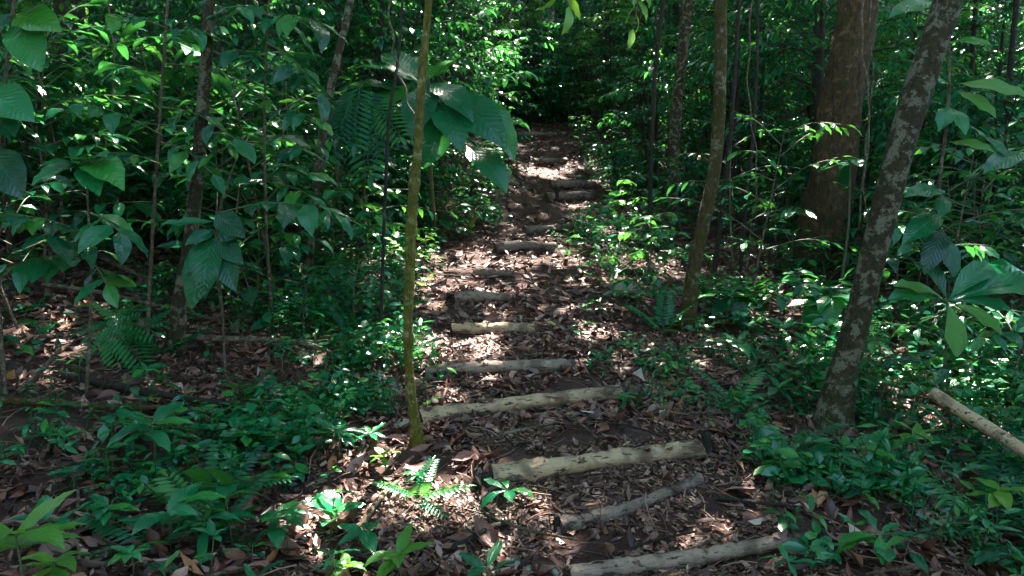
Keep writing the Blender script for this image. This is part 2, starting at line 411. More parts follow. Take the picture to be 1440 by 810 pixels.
def log_mat(name, a, b, stain, pale=.3):
    k = NT(name); tc = k.n('TexCoord').outputs['Object']
    mp = k.n('Mapping'); k.set(mp.inputs[0], tc); mp.inputs['Scale'].default_value = (.25, 1, 1)
    f = k.noise(30, 5, mp.outputs[0], .6, .2)
    col = k.mix(f, a, b)
    s1 = k.noise(6, 5, tc, .65, .5)
    col = k.mix(k.ramp(s1, [(.46, (0, 0, 0)), (.64, (.85, .85, .85))]), col, stain)
    s2 = k.noise(48, 3, mp.outputs[0], .7)
    col = k.mix(k.ramp(s2, [(.575, (0, 0, 0)), (.64, (1, 1, 1))]), col, (.03, .022, .016))
    mb = k.n('Mapping'); k.set(mb.inputs[0], tc); mb.inputs['Scale'].default_value = (.45, 1, 1); mb.inputs['Location'].default_value = (2.2, .4, 3.1)
    bk = k.ramp(k.noise(9, 6, mb.outputs[0], .7, .2), [(.585, (0, 0, 0)), (.615, (1, 1, 1))])
    col = k.mix(bk, col, k.mix(k.noise(70, 3, tc), tuple(c * .35 for c in stain), tuple(c * 1.1 for c in stain)))
    m3 = k.n('Mapping'); k.set(m3.inputs[0], tc); m3.inputs['Location'].default_value = (5, 2, 8)
    col = k.mix(k.ramp(k.noise(5, 4, m3.outputs[0]), [(.60, (0, 0, 0)), (.72, (.8, .8, .8))]), col, (.14, .12, .04))
    m4 = k.n('Mapping'); k.set(m4.inputs[0], tc); m4.inputs['Location'].default_value = (1, 9, 4)
    col = k.mix(k.ramp(k.noise(9, 4, m4.outputs[0]), [(.63, (0, 0, 0)), (.68, (.7, .7, .7))]), col, (pale, pale * .92, pale * .7))
    k.set(k.b.inputs['Base Color'], col); k.b.inputs['Roughness'].default_value = .75
    k.b.inputs['Specular IOR Level'].default_value = .35
    k.set(k.b.inputs['Normal'], k.bump(k.math('ADD', k.math('ADD', k.math('SUBTRACT', f, s2), k.math('MULTIPLY', s1, 1.2)), k.math('MULTIPLY', bk, .6)), .7, .014))
    return k.m
M_LOGT = log_mat('log_tan', (.26, .175, .10), (.45, .315, .185), (.10, .06, .038))
M_LOGG = log_mat('log_grey', (.17, .115, .085), (.30, .21, .15), (.075, .048, .035))
M_LOGD = log_mat('log_damp', (.12, .08, .06), (.22, .155, .115), (.045, .028, .02), .22)
def end_mat():
    k = NT('log_end_grain'); tc = k.n('TexCoord').outputs['Object']
    k.set(k.b.inputs['Base Color'], k.mix(k.noise(50, 4, tc), (.05, .035, .022), (.17, .11, .06))); k.b.inputs['Roughness'].default_value = .9
    return k.m
M_END = end_mat()
def stone_mat():
    k = NT('river_stone'); tc = k.n('TexCoord').outputs['Object']
    col = k.mix(k.noise(14, 5, tc), (.10, .11, .10), (.30, .30, .27))
    col = k.mix(k.math('MULTIPLY', k.n('ObjectInfo').outputs['Random'], .5), col, (.22, .2, .12))
    k.set(k.b.inputs['Base Color'], col); k.b.inputs['Roughness'].default_value = .6
    k.set(k.b.inputs['Normal'], k.bump(k.noise(60, 4, tc), .4, .01)); return k.m
M_STONE = stone_mat()
def soil_mat():
    k = NT('forest_soil'); pos = k.n('NewGeometry').outputs['Position']
    a = k.noise(3, 6, pos, .65); b = k.noise(40, 5, pos, .7); c = k.noise(150, 3, pos, .7)
    col = k.mix(b, (.016, .006, .0045), (.075, .028, .019))
    col = k.mix(k.ramp(a, [(.45, (0, 0, 0)), (.65, (1, 1, 1))]), col, k.mix(c, (.034, .018, .013), (.14, .075, .055)))
    k.set(k.b.inputs['Base Color'], col); k.b.inputs['Roughness'].default_value = .9
    k.b.inputs['Specular IOR Level'].default_value = .3
    k.set(k.b.inputs['Normal'], k.bump(k.math('ADD', b, k.math('MULTIPLY', c, .5)), .9, .03)); return k.m
M_SOIL = soil_mat()

# ------------------------------------------------------------------ the trail's step logs (placed on the bare slope)
LOGDEF = [  # pixel ends of the axis, pixel thickness, material, label
    (800, 808, 1140, 752, 26, M_LOGG, 'grey round log step with a broken notch, lowest on the trail'),
    (785, 735, 985, 672, 22, M_LOGD, 'dark bent log half sunk between the two lowest pale steps'),
    (690, 672, 985, 630, 31, M_LOGT, 'thick smooth tan log step held by stakes at both ends'),
    (592, 586, 872, 553, 24, M_LOGT, 'long blotched tan log step behind the mossy sapling foot'),
    (598, 522, 808, 514, 19, M_LOGG, 'grey log step with a black burn mark near its right end'),
    (636, 463, 752, 463, 17, M_LOGT, 'short pale log step with a cracked left end among dry leaves'),
    (640, 419, 716, 420, 16, M_LOGG, 'pale greenish log step mostly buried under curled leaves'),
    (668, 385, 722, 387, 14, M_LOGD, 'dull log step nearly covered by leaf litter'),
    (697, 351, 780, 350, 16, M_LOGD, 'dark grey log step with a leaf heap at its left end'),
    (737, 325, 802, 322, 12, M_LOGD, 'thin dark log step below the paired logs'),
    (768, 279, 832, 277, 13, M_LOGD, 'lower dark log of the pair set close together up the slope'),
    (774, 262, 836, 260, 12, M_LOGD, 'upper dark log of the pair under a pale curled leaf'),
    (750, 229, 796, 227, 10, M_LOGD, 'short black log step above the pale curled leaf'),
    (728, 192, 782, 191, 9, M_LOGD, 'highest log step where the trail meets the bushes'),
]
_logs = []
for (x0, y0, x1, y1, th, m, lab) in LOGDEF:
    a = gnd(x0, y0, .03, base_h); b = gnd(x1, y1, .03, base_h)
    r = th * .46 * (a[1] + b[1]) / 2 / FPX
    _logs.append((a, b, r, m, lab))
LOGS = [(a, b, r) for (a, b, r, m, lab) in _logs]

# ------------------------------------------------------------------ ground sheet
def axis(segs):
    out = [segs[0][0]]
    for a, b, st in segs: out += list(np.linspace(a, b, max(2, int(round((b - a) / st))) + 1)[1:])
    return np.array(out)
gx = axis([(-90, -20, 3.5), (-20, -6, .5), (-6, -2.5, .12), (-2.5, 2.5, .04), (2.5, 6, .12), (6, 20, .5), (20, 90, 3.5)])
gy = axis([(-80, -4, 4), (-4, 1.5, .4), (1.5, 7, .04), (7, 15, .1), (15, 26, .3), (26, 50, 1.2), (50, 108, 6)])
GX, GY = np.meshgrid(gx, gy)
GZ = terrain(GX, GY)
nx, ny = len(gx), len(gy)
i, j = np.meshgrid(np.arange(ny - 1), np.arange(nx - 1), indexing='ij')
GQ = np.stack([i * nx + j, i * nx + j + 1, (i + 1) * nx + j + 1, (i + 1) * nx + j], -1).reshape(-1, 4)
obj('ground', mesh_np('ground', np.stack([GX, GY, GZ], -1).reshape(-1, 3), GQ, M_SOIL), kind='structure')

def normals_at(x, y, e=.06):
    return unit(np.stack([-(terrain(x + e, y) - terrain(x - e, y)) / (2 * e), -(terrain(x, y + e) - terrain(x, y - e)) / (2 * e), np.ones_like(x)], -1))

# ------------------------------------------------------------------ logs and stakes
def straight(a, b, n, bend, rg):
    t = np.linspace(0, 1, n)[:, None]
    P = a + t * (b - a)
    P[:, 2] += bend * np.sin(t[:, 0] * math.pi) + rg.normal(0, .003, n)
    P[:, 1] += bend * .7 * np.sin(t[:, 0] * math.pi * 1.3)
    return P
for k, (a, b, r, m, lab) in enumerate(_logs):
    rg = np.random.default_rng(100 + k)
    A = np.array([a[0], a[1], base_h(a[0], a[1]) + r * (.55 if k < 4 else .68)]); B = np.array([b[0], b[1], base_h(b[0], b[1]) + r * (.55 if k < 4 else .68)])
    if k == 1: A[2] -= r * .15; B[2] -= r * .1
    mid = (A + B) / 2
    n = 40 if k < 6 else 22
    P = straight(A - mid, B - mid, n, -.022 if k == 1 else rg.normal(0, .008), rg)
    t = np.linspace(0, 1, n)
    R = r * (1 + .10 * np.sin(t * 5 + k) + .05 * np.sin(t * 17 + 2 * k)) * (1.05 - .12 * t)
    for c in rg.random(4): R = R * (1 + .10 * np.exp(-((t - c) / .02) ** 2))
    if k == 0: R = R * (1 - .22 * np.exp(-((t - .55) / .018) ** 2))
    V, Q = tube(P, R, 18 if k < 6 else 12, .055, k, cap=False)
    # align the texture's X with the log
    ax = unit(B - A); rz = math.atan2(ax[1], ax[0])
    c, s = math.cos(-rz), math.sin(-rz)
    Rm = np.array([[c, -s, 0], [s, c, 0], [0, 0, 1]])
    root = thing('step_log', lab, 'log', mid, 'log steps of the trail', rz)
    obj('log_body', mesh_np('log_body', V @ Rm.T, Q, m), root)
    sd = 18 if k < 6 else 12
    for e, ring in ((0, V[:sd]), (1, V[-sd:])):
        cen = ring.mean(0); d = -ax if e == 0 else ax
        VV = np.vstack([ring, cen + (ring - cen) * .55 - d * .004, [cen - d * .006]])
        QQ = []
        for q in range(sd):
            q2 = (q + 1) % sd; QQ.append([q, q2, sd + q2, sd + q])
        for q in range(0, sd, 2): QQ.append([sd + q, sd + (q + 1) % sd, sd + (q + 2) % sd, 2 * sd])
        obj('cut_end', mesh_np('cut_end', VV @ Rm.T, np.array(QQ), M_END), root)
def stake(px, py, hpx, wpx, lab, lean=(0, 0)):
    p = gnd(px, py); d = p[1]; h = hpx * d / FPX; w = wpx * d / FPX / 2
    pts = np.array([[0, 0, -.08], [lean[0] * .4, lean[1] * .4, h * .4], [lean[0], lean[1], h]])
    V, Q = tube(curve(pts, 7), np.linspace(w * 1.1, w * .9, 7), 9, .08, int(px))
    o = obj('wooden_stake', mesh_np('wooden_stake', V, Q, B_DARK), None, lab, 'stake', 'stakes holding the log steps', loc=p)
stake(993, 640, 34, 15, 'short dark stake at the right end of the thick tan log step')
stake(684, 690, 26, 17, 'stubby stake at the left end of the thick tan log step')
stake(1148, 770, 30, 16, 'short dark stake at the right end of the lowest grey log', (.01, 0))
stake(783, 745, 22, 9, 'thin pointed peg at the left end of the dark bent log')
stake(640, 470, 14, 8, 'little peg by the cracked left end of the short pale log')
stake(783, 284, 22, 6, 'thin peg in front of the paired dark logs')

# ------------------------------------------------------------------ trees with trunks in view
LAYER_HOLES = []     # shafts of sun: (target point, radius)
def hole(px, py, r, h=0.0, d=None):
    LAYER_HOLES.append((at(px, py, d) if d else gnd(px, py, h), r))
hole(560, 715, .30); hole(590, 690, .24); hole(500, 725, .15); hole(600, 600, .14); hole(770, 130, .4, 0, 22); hole(597, 495, .22); hole(700, 490, .14); hole(655, 500, .1)
hole(815, 292, .22); hole(790, 240, .18); hole(820, 205, .5, .4); hole(750, 185, .4); hole(860, 245, .4, .2); hole(890, 535, .12); hole(425, 512, .13)
hole(930, 310, .3, .5); hole(880, 360, .22, .3); hole(1285, 665, .1, .1); hole(1278, 630, .08, .2); hole(690, 180, .5, .6); hole(400, 735, .12); hole(340, 760, .1)
hole(1000, 540, .12); hole(1330, 450, .22, .6); hole(700, 720, .08); hole(640, 575, .1)
hole(780, 110, .5, 0, 17); hole(830, 150, .6, 0, 18); hole(950, 90, .7, 0, 20); hole(1050, 60, .7, 0, 20); hole(1100, 130, .6, 0, 18); hole(1380, 40, .6, 0, 15)
hole(880, 280, .4, 1., 12); hole(1340, 190, .4, 0, 6); hole(1010, 430, .2, .3)
_r = np.random.default_rng(4242)
for _k in range(90):                   # pin pricks of sun through the roof of leaves
    _y = 2.4 + 5.0 * _r.random(); _x = (_r.random() * 2 - 1) * (.64 * _y + .2)
    if _x < -1.0 and _y > 3.4 and _r.random() < .7: continue
    LAYER_HOLES.append((np.array([_x, _y, ground_at(_x, _y) + .25 * _r.random()]), .03 + .09 * _r.random() ** 2))
HT = np.array([h[0] for h in LAYER_HOLES]); HR = np.array([h[1] for h in LAYER_HOLES])
def open_to_sun(P):
    keep = np.ones(len(P), bool)
    for t, r in zip(HT, HR):
        w = P - t; s = w @ SUN
        d2 = (w ** 2).sum(1) - s ** 2
        keep &= ~((d2 < (r + .10) ** 2) & (s > .5))
    return keep
def crown_leaves(cen, rx, rz, n, rg, L=.42, ncl=None):
    ncl = ncl or max(12, n // 60)
    c = unit(rg.normal(0, 1, (ncl, 3))) * (rg.random((ncl, 1)) ** .45)
    c = c * np.array([rx, rx, rz]) + cen
    k = rg.integers(0, ncl, n)
    P = c[k] + rg.normal(0, 1, (n, 3)) * np.array([.55, .55, .3])
    P = P[open_to_sun(P)]
    n = len(P)
    d = rg.normal(0, 1, (n, 3)); d[:, 2] = d[:, 2] * .35 - .25
    up = rg.normal(0, .45, (n, 3)) + np.array([0, 0, 1.])
    return frames(P, d, up, L * (.6 + .7 * rg.random(n))), c
def limbs(top, cen, centers, r0, rg, n=7):
    out = []
    for q in rg.choice(len(centers), min(n, len(centers)), False):
        e = centers[q]
        m = top + (e - top) * .5 + np.array([0, 0, -.12 * np.linalg.norm(e - top)])
        P = curve([top, m, e], 7)
        out.append(tube(P, np.linspace(r0, r0 * .2, 7), 6, .05, int(q)))
    return cat_tubes(out)
def add_crown(root, loc, top, cen, rx, rz, n, r0, rg, mat=None, bark=None, L=.42):
    M, cc = crown_leaves(np.asarray(cen, float), rx, rz, n, rg, L)
    v, q, u, r = merge(DIAM, M)
    o = obj('crown', mesh_np('crown', v - loc, q, mat or M_CANOPY, u, r), root, kind='stuff')
    V, Q = limbs(np.asarray(top), np.asarray(cen), cc, r0, rg)
    obj('limbs', mesh_np('limbs', V - loc, Q, bark or B_BROWN), root)
def tree_px(name, lab, pts, d, bark, H, crown, sides=16, rough=.05, flare=1.5, ddep=0.0, group=None, extra=None, knots=()):
    """pts: (px, py, width px) from the foot up; d = distance of the trunk in metres"""
    P = []; R = []
    for k, (x, y, w) in enumerate(pts):
        dd = d + ddep * k / (len(pts) - 1)
        P.append(at(x, y, dd)); R.append(w * .42 * dd / FPX)
    P = np.array(P); R = np.array(R)
    foot = P[0].copy(); foot[2] = ground_at(foot[0], foot[1])
    P[0] = foot - np.array([0, 0, .12])
    dirn = unit(P[-1] - P[-2])
    while P[-1][2] < H:
        dirn = unit(dirn * .8 + np.array([0, 0, .2]))
        P = np.vstack([P, P[-1] + dirn * 1.2]); R = np.append(R, R[-1] * .93)
    n = 90
    C = curve(P, n)
    tt = np.linspace(0, len(P) - 1, n); RR = np.interp(tt, np.arange(len(P)), R)
    hh = C[:, 2] - foot[2]
    RR = RR * (1 + (flare - 1) * np.exp(-np.clip(hh, 0, 9) / (R[0] * 2.2)))
    for kz, amp in knots: RR = RR * (1 + amp * np.exp(-((hh - kz) / .02) ** 2))
    rg = np.random.default_rng(abs(hash(lab)) % 9999 if False else int(sum(map(ord, lab))))
    root = thing(name, lab, 'tree', foot, group)
    V, Q = tube(C, RR, sides, rough, int(foot[0] * 100) % 1000, cap=False)
    obj('trunk', mesh_np('trunk', V - foot, Q, bark), root)
    top = C[-1]
    cx, cy, cz, rx, rz, nl = crown
    add_crown(root, foot, top, top + np.array([cx, cy, cz]), rx, rz, nl, RR[-1] * .8, rg)
    return root, foot, C, RR
T1, f1, C1, R1 = tree_px('sapling_tree', 'slender moss green sapling with ringed stem beside the trail', [(592, 634, 19), (583, 590, 17), (575, 520, 15), (574, 440, 16), (577, 370, 16), (579, 300, 18), (587, 220, 15), (592, 120, 14), (603, 0, 12)], 4.05, B_MOSS, 6.5, (.3, .2, .6, 1.2, .6, 160), 16, .06, 2.1, knots=[(z, .34) for z in (.35, .62, .88, 1.2, 1.45, 1.8, 2.1)])
tree_px('forest_tree', 'slim pale trunk with lichen patches rising from the leaf slope', [(244, 492, 26), (252, 430, 24), (266, 350, 23), (277, 250, 22), (285, 150, 20), (295, 0, 18)], 5.15, B_LICH, 9.5, (-.6, .3, .8, 2.6, 1.2, 700), 14, .05, 1.7)
tree_px('forest_tree', 'thin leaning brown trunk among low green bushes', [(428, 410, 14), (436, 350, 14), (446, 250, 14), (456, 170, 13), (475, 80, 13), (492, 5, 12)], 7.15, B_LICH, 9, (.2, 1, .8, 2.6, 1.2, 1000), 12, .05, 1.4)
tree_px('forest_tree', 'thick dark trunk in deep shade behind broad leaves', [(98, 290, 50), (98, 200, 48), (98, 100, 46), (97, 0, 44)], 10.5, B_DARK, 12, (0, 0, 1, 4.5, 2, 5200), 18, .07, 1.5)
tree_px('forest_tree', 'mossy leaning trunk with pale upper bark right of the trail', [(966, 462, 24), (972, 400, 23), (988, 320, 23), (1003, 250, 22), (1010, 180, 20), (1013, 90, 20), (1014, 0, 20)], 6.5, B_OLIVE, 10, (-.6, .4, .8, 3.0, 1.3, 900), 14, .05, 1.6)
tree_px('forest_tree', 'massive flaky brown trunk standing among the undergrowth', [(1152, 378, 80), (1158, 320, 74), (1168, 260, 70), (1180, 180, 66), (1192, 90, 62), (1207, 0, 56)], 9.7, B_BROWN, 13, (.2, .2, 1, 5.0, 2.2, 7200), 36, .14, 1.15)
tree_px('forest_tree', 'leaning dark trunk blotched with white lichen', [(1166, 606, 46), (1180, 550, 44), (1195, 490, 42), (1218, 400, 42), (1243, 300, 42), (1280, 160, 44), (1333, 0, 44)], 4.5, B_LICH, 9, (.8, .5, .6, 2.8, 1.3, 500), 20, .08, 1.75)
tree_px('forest_tree', 'narrow banded grey trunk beyond the mossy leaning one', [(944, 240, 20), (950, 170, 19), (957, 100, 18), (967, 0, 18)], 13.2, B_LICH, 13, (-.4, 0, .8, 4.2, 1.8, 5200), 12, .05, 1.4)
for (pts, d, lab) in [([(530, 330, 6), (545, 200, 6), (556, 110, 5), (562, 60, 5), (566, 0, 4)], 5.6, 'thin dark stem crossing in front of the giant leaves'),
                      ([(914, 235, 8), (920, 120, 7), (933, 0, 7)], 11.0, 'thin dark sapling beside the banded grey trunk'),
                      ([(1002, 380, 9), (1015, 300, 8), (1028, 180, 7), (1040, 0, 6)], 8.6, 'thin black stem just behind the mossy leaning trunk'),
                      ([(1040, 370, 7), (1050, 280, 6), (1062, 150, 6), (1066, 0, 5)], 9.2, 'very thin stem between the mossy trunk and the massive trunk'),
                      ([(1405, 345, 11), (1412, 200, 10), (1424, 60, 9), (1430, 0, 9)], 12.0, 'dim slender trunk in the shadowed bushes'),
                      ([(42, 300, 7), (36, 160, 6), (22, 40, 6), (14, 0, 6)], 6.5, 'thin bare stem in front of the thick dark trunk')]:
    tree_px('sapling_tree', lab, pts, d, B_DARK, 6.5, (.1, .2, .3, 1.2, .6, 350), 8, .05, 1.2, group='thin saplings')

# canopy trees standing around the view: they roof the place and let only flecks of sun through
spots = []
for y in np.arange(-10, 62, 5.2):
    for x in np.arange(-22, 23, 5.4):
        xx, yy = x + RNG.normal(0, .9), y + RNG.normal(0, .9)
        if abs(xx) < max(0, yy) * .80 + 1.2 and yy < 23 and yy > -1.5: continue
        spots.append((xx, yy))
for (x, y) in [(-4.6, 13.2), (-3.0, 18.5), (-8.5, 17.5), (9.5, 16.0), (7.2, 21.0), (-9.5, 13.0), (-6.0, 21.5), (3.5, 22.0)]: spots.append((x, y))
for k, (x, y) in enumerate(spots):
    rg = np.random.default_rng(900 + k)
    if -1.5 < y < 8.8 and -3.6 < x < 10: continue          # crowns left out above the viewpoint to let sky light down
    z = ground_at(x, y); H = 9.5 + 3.5 * rg.random(); r0 = .10 + .10 * rg.random()
    foot = np.array([x, y, z]); lean = rg.normal(0, .5, 2)
    P = curve([foot - [0, 0, .1], foot + [lean[0] * .4, lean[1] * .4, H * .4], foot + [lean[0], lean[1], H]], 24)
    root = thing('canopy_tree', 'tall canopy tree with plain trunk and spreading crown around the trail', 'tree', foot, 'canopy trees around the trail')
    V, Q = tube(P, np.linspace(r0 * 1.2, r0 * .6, 24), 10, .06, k, cap=False)
    obj('trunk', mesh_np('trunk', V - foot, Q, [B_LICH, B_BROWN, B_DARK][k % 3]), root)
    add_crown(root, foot, P[-1], P[-1] + np.array([0, 0, .8]), 3.9, 1.6, 3000 if y < 7 else ((3000 if x > -2 else 4600) if y < 14 else (6000 if y < 32 else 2600)), r0 * .6, rg, L=.3 if y < 32 else .52)
# ------------------------------------------------------------------ leaf litter
def scatter_ground(n, d0, d1, power, rg, spread=.78, extra=.8):
    out = []
    while len(out) < 1 or sum(map(len, out)) < n:
        d = d0 + (d1 - d0) * rg.random(n * 2)
        w = (d * spread + extra)
        acc = w * (d0 / d) ** power; acc = acc / acc.max()
        k = rg.random(n * 2) < acc
        x = (rg.random(n * 2) * 2 - 1) * w
        out.append(np.stack([x, d], -1)[k])
    return np.vstack(out)[:n]
def lay(P, L, tilt, lift, rg, wid=None):
    x, y = P[:, 0], P[:, 1]
    nrm = unit(normals_at(x, y) + rg.normal(0, tilt, (len(P), 3)))
    a = rg.random(len(P)) * 2 * math.pi
    d = np.stack([np.cos(a), np.sin(a), np.zeros(len(P))], -1)
    d = unit(d - nrm * (d * nrm).sum(1, keepdims=True))
    pos = np.stack([x, y, terrain(x, y) + lift * rg.random(len(P))], -1)
    return frames(pos, d, nrm, L, wid)
rg = np.random.default_rng(31)
def tread(P):            # bare, trampled part of the trail near its foot
    return (np.abs(P[:, 0] - path_x(P[:, 1]) - .1) < .62) & (P[:, 1] < 4.35)
P = scatter_ground(30000, 1.9, 7.5, .6, rg)
P = P[~(tread(P) & (rg.random(len(P)) < .8))]
P = P[vnoise(P[:, 0], P[:, 1], .3, 44) + .7 * vnoise(P[:, 0], P[:, 1], .11, 45) > -.45 + .5 * rg.normal(0, .5, len(P))]
M = lay(P, .028 + .12 * rg.random(len(P)) ** 2.6, .45, .035, rg)
v, q, u, r = merge(DEAD, M, rnd=rg.random(len(M)))
obj('leaf_litter', mesh_np('leaf_litter', v, q, M_LITTER, u, r), None, 'thick brown carpet of curled dead leaves around the trail foot', 'leaf litter', kind='stuff')
P = scatter_ground(26000, 7.0, 27, .9, rg)
M = lay(P, (.07 + .09 * rg.random(len(P)) ** 1.5) * (1 + (P[:, 1] - 7) * .02), .4, .04, rg)
LOWD = [dead_T(.42, .5, 1, .3, 3, 3), dead_T(.3, -.4, 1.3, -.5, 3, 3), dead_T(.36, .8, 1., .7, 3, 3)]
v, q, u, r = merge(LOWD, M, rnd=rg.random(len(M)))
obj('leaf_litter', mesh_np('leaf_litter', v, q, M_LITTER, u, r), None, 'dead leaf carpet covering the upper slope between the bushes', 'leaf litter', kind='stuff')
P = scatter_ground(70000, 1.9, 6.5, .5, rg, .3, .9)
P[:, 0] += path_x(P[:, 1]) * .8
P = P[vnoise(P[:, 0], P[:, 1], .35, 71) + .6 * vnoise(P[:, 0], P[:, 1], .12, 72) > -.25 + rg.normal(0, .25, len(P))]
M = lay(P, .018 + .04 * rg.random(len(P)) ** 2, .35, .016, rg)
v, q, u, r = merge(CHIP, M, rnd=rg.random(len(M)))
obj('leaf_crumbs', mesh_np('leaf_crumbs', v, q, M_CHIP, u, r), None, 'fine shredded leaf crumbs trodden into the lower trail', 'leaf litter', kind='stuff')
# thin rachis and straw bits
P = scatter_ground(4600, 1.9, 12, .6, rg, .5, .9)
M = lay(P, .08 + .16 * rg.random(len(P)), .14, .03, rg)
st = []
sv, sq = tube(np.array([[0, -.5, 0], [.05, -.2, .03], [.02, .2, .03], [-.06, .5, 0]]), max(.012, .017), 3, cap=False)
v, q, u, r = merge([(sv, sq, np.full((len(sv), 2), .1))], M)
obj('leaf_stalks', mesh_np('leaf_stalks', v, q, M_CHIP, u, r), None, 'thin dry leaf stalks strewn over the trail litter', 'leaf litter', kind='stuff')

LM = {}
def leafmesh(temps, k, mat, nm='leaf'):
    key = (id(temps), k, mat.name, nm)
    if key not in LM:
        v, q, u = temps[k]; LM[key] = mesh_np(nm, v, q, mat, u)
    return LM[key]
def put_leaf(root, loc, p, d, up, L, temps, mat, rg, name='leaf', k=None):
    k = rg.integers(0, len(temps)) if k is None else k
    Mx = frames(np.asarray(p) - loc, d, up, L, L * (.88 + .24 * rg.random()))[0]
    return obj(name, leafmesh(temps, int(k), mat), root, M=Matrix(Mx.tolist()))
def leaf_px(root, loc, x0, y0, x1, y1, d0, d1, temps, mat, rg, face=None, wid=1.0, k=1):
    p0, p1 = at(x0, y0, d0), at(x1, y1, d1)
    up = np.array([0, -.45, 1.]) if face is None else np.array(face, float)
    dv = p1 - p0; L = np.linalg.norm(dv)
    lift = {0: .12, 1: .3, 2: .5}[k]                 # curved blades start higher than their chord
    x = unit(np.cross(unit(dv), up)); z = np.cross(x, unit(dv))
    Mx = frames(p0 - loc, unit(dv) + z * lift, up, L * (1 + .06 * k), L * wid)[0]
    return obj('leaf', leafmesh(temps, k, mat), root, M=Matrix(Mx.tolist()))
def stem_tube(root, loc, pts, r0, r1, mat=None, name='stem', n=10, sides=6):
    V, Q = tube(curve(pts, n), np.linspace(r0, r1, n), sides, .04, 3)
    return obj(name, mesh_np(name, V - loc, Q, mat or M_STEM), root)
def spray(root, loc, P0, P1, n, L, temps, mat, rg, droop=.25, sag=.06, r=.006, spread=.9):
    P0, P1 = np.asarray(P0), np.asarray(P1); ln = np.linalg.norm(P1 - P0)
    m = (P0 + P1) / 2 + np.array([0, 0, sag * ln])
    C = curve([P0, m, P1], 12)
    V, Q = tube(C, np.linspace(r, r * .35, 12), 5)
    br = obj('branch', mesh_np('branch', V - loc, Q, M_STEM), root)
    for q in range(n):
        t = .22 + .78 * (q + 1) / n
        i = min(int(t * 11), 11); p = C[i]; tan = unit(C[min(i + 1, 11)] - C[max(i - 1, 0)])
        side = unit(np.cross(tan, [0, 0, 1.])) * (1 if q % 2 else -1)
        d = tan * (.55 if q < n - 1 else 1.2) + side * (spread if q < n - 1 else .1) + np.array([0, 0, -droop + rg.normal(0, .15)])
        up = np.array([0, 0, 1.]) + rg.normal(0, .25, 3)
        put_leaf(br, loc, p, d, up, L * (.75 + .45 * rg.random()), temps, mat, rg)

# ------------------------------------------------------------------ countable debris on the ground
rg = np.random.default_rng(55)
def dead_leaf(x, y, L, mat, lab, grp, tilt=.35, k=None, lift=.02):
    k = int(rg.integers(0, len(DEAD))) if k is None else k
    Mx = lay(np.array([[x, y]]), np.array([L]), tilt, 0, rg)[0]; Mx[2, 3] += lift
    return obj('dead_leaf', leafmesh(DEAD, k, mat, 'dead_leaf'), None, lab, 'dead leaf', grp, M=Matrix(Mx.tolist()))
for (px, py, Lp, mat, lab, k, tilt) in [
    (247, 748, 62, M_DEADBIG, 'large upright brown dead leaf among seedlings left of the trail', 2, .9),
    (880, 418, 62, M_DEADPALE, 'big pinkish curled dead leaf with holes under the trailside shrub', 0, .5),
    (1042, 700, 58, M_DEADBIG, 'wide brown curled leaf on the bare trail edge by the dark bent log', 5, .4),
    (430, 510, 34, M_DEADBLUE, 'silvery white dead leaf in a gap of the left undergrowth', 2, .2),
    (776, 463, 22, M_DEADYEL, 'yellow green fallen leaf beside the short pale log step', 0, .5),
    (893, 538, 46, M_DEADPALE, 'pale curled dead leaf with dark blotch right of the grey log step', 1, .2),
    (826, 246, 46, M_DEADPALE, 'huge pale twisted dead leaf draped over the paired dark logs', 3, .5),
    (905, 245, 30, M_DEADPALE, 'pale upright dead leaf beside the upper trail shrubs', 1, 1.0),
    (380, 730, 38, M_DEADPALE, 'flat pale dead leaf in the sun fleck left of the trail', 4, .1),
    (665, 322, 50, M_DEADYEL, 'broad yellowish leaf lying left of the thin dark log step', 0, .3),
    (1125, 634, 34, M_DEADBIG, 'orange brown dead leaf below the leaning lichen trunk', 0, .3),
    (690, 455, 40, M_DEADBIG, 'folded brown leaf leaning on the short pale log step', 1, .6),
    (760, 575, 60, M_DEADBIG, 'long red brown leaf lying under the long blotched log', 4, .2),
    (590, 665, 44, M_DEADBIG, 'reddish dead leaf at the foot of the mossy sapling', 2, .3),
    (1062, 745, 26, M_DEADPALE, 'small pale grey leaf on the bare trail between the lowest logs', 2, .2)]:
    p = gnd(px, py); dead_leaf(p[0], p[1], Lp * p[1] / FPX * 1.15, mat, lab, None, tilt, k, .03)
kinds = [(M_DEADBIG, 'large curled brown dead leaf lying on the leaf litter', 'large brown dead leaves'), (M_DEADPALE, 'pale tan dead leaf lying on the darker leaf litter', 'pale dead leaves'), (M_DEADYEL, 'yellowing fallen leaf lying on the brown litter', 'yellowing fallen leaves')]
P = scatter_ground(430, 2.2, 11, .9, rg, .45, .6)
P = P[~tread(P)][:300]
for k, (x, y) in enumerate(P):
    m, l, g = kinds[0 if k % 9 < 7 else (1 if k % 9 == 7 else 2)] if k % 27 != 26 else kinds[2]
    if k % 9 == 8 and k % 27 != 26: m, l, g = kinds[0]
    dead_leaf(x, y, .10 + .13 * rg.random() ** 1.5, m, l, g, .5)
TW = []
for k in range(5):
    rg2 = np.random.default_rng(k); c = np.array([[-.5, 0, 0], [-.2, rg2.normal(0, .06), .02], [.15, rg2.normal(0, .06), .03], [.5, rg2.normal(0, .08), 0]])
    V, Q = tube(curve(c, 12), np.linspace(.016, .009, 12), 6, .12, k); TW.append(mesh_np('twig', V, Q, [B_TWIG, B_DARK][k % 2]))
P = scatter_ground(130, 2.3, 9, .9, rg, .5, .5)
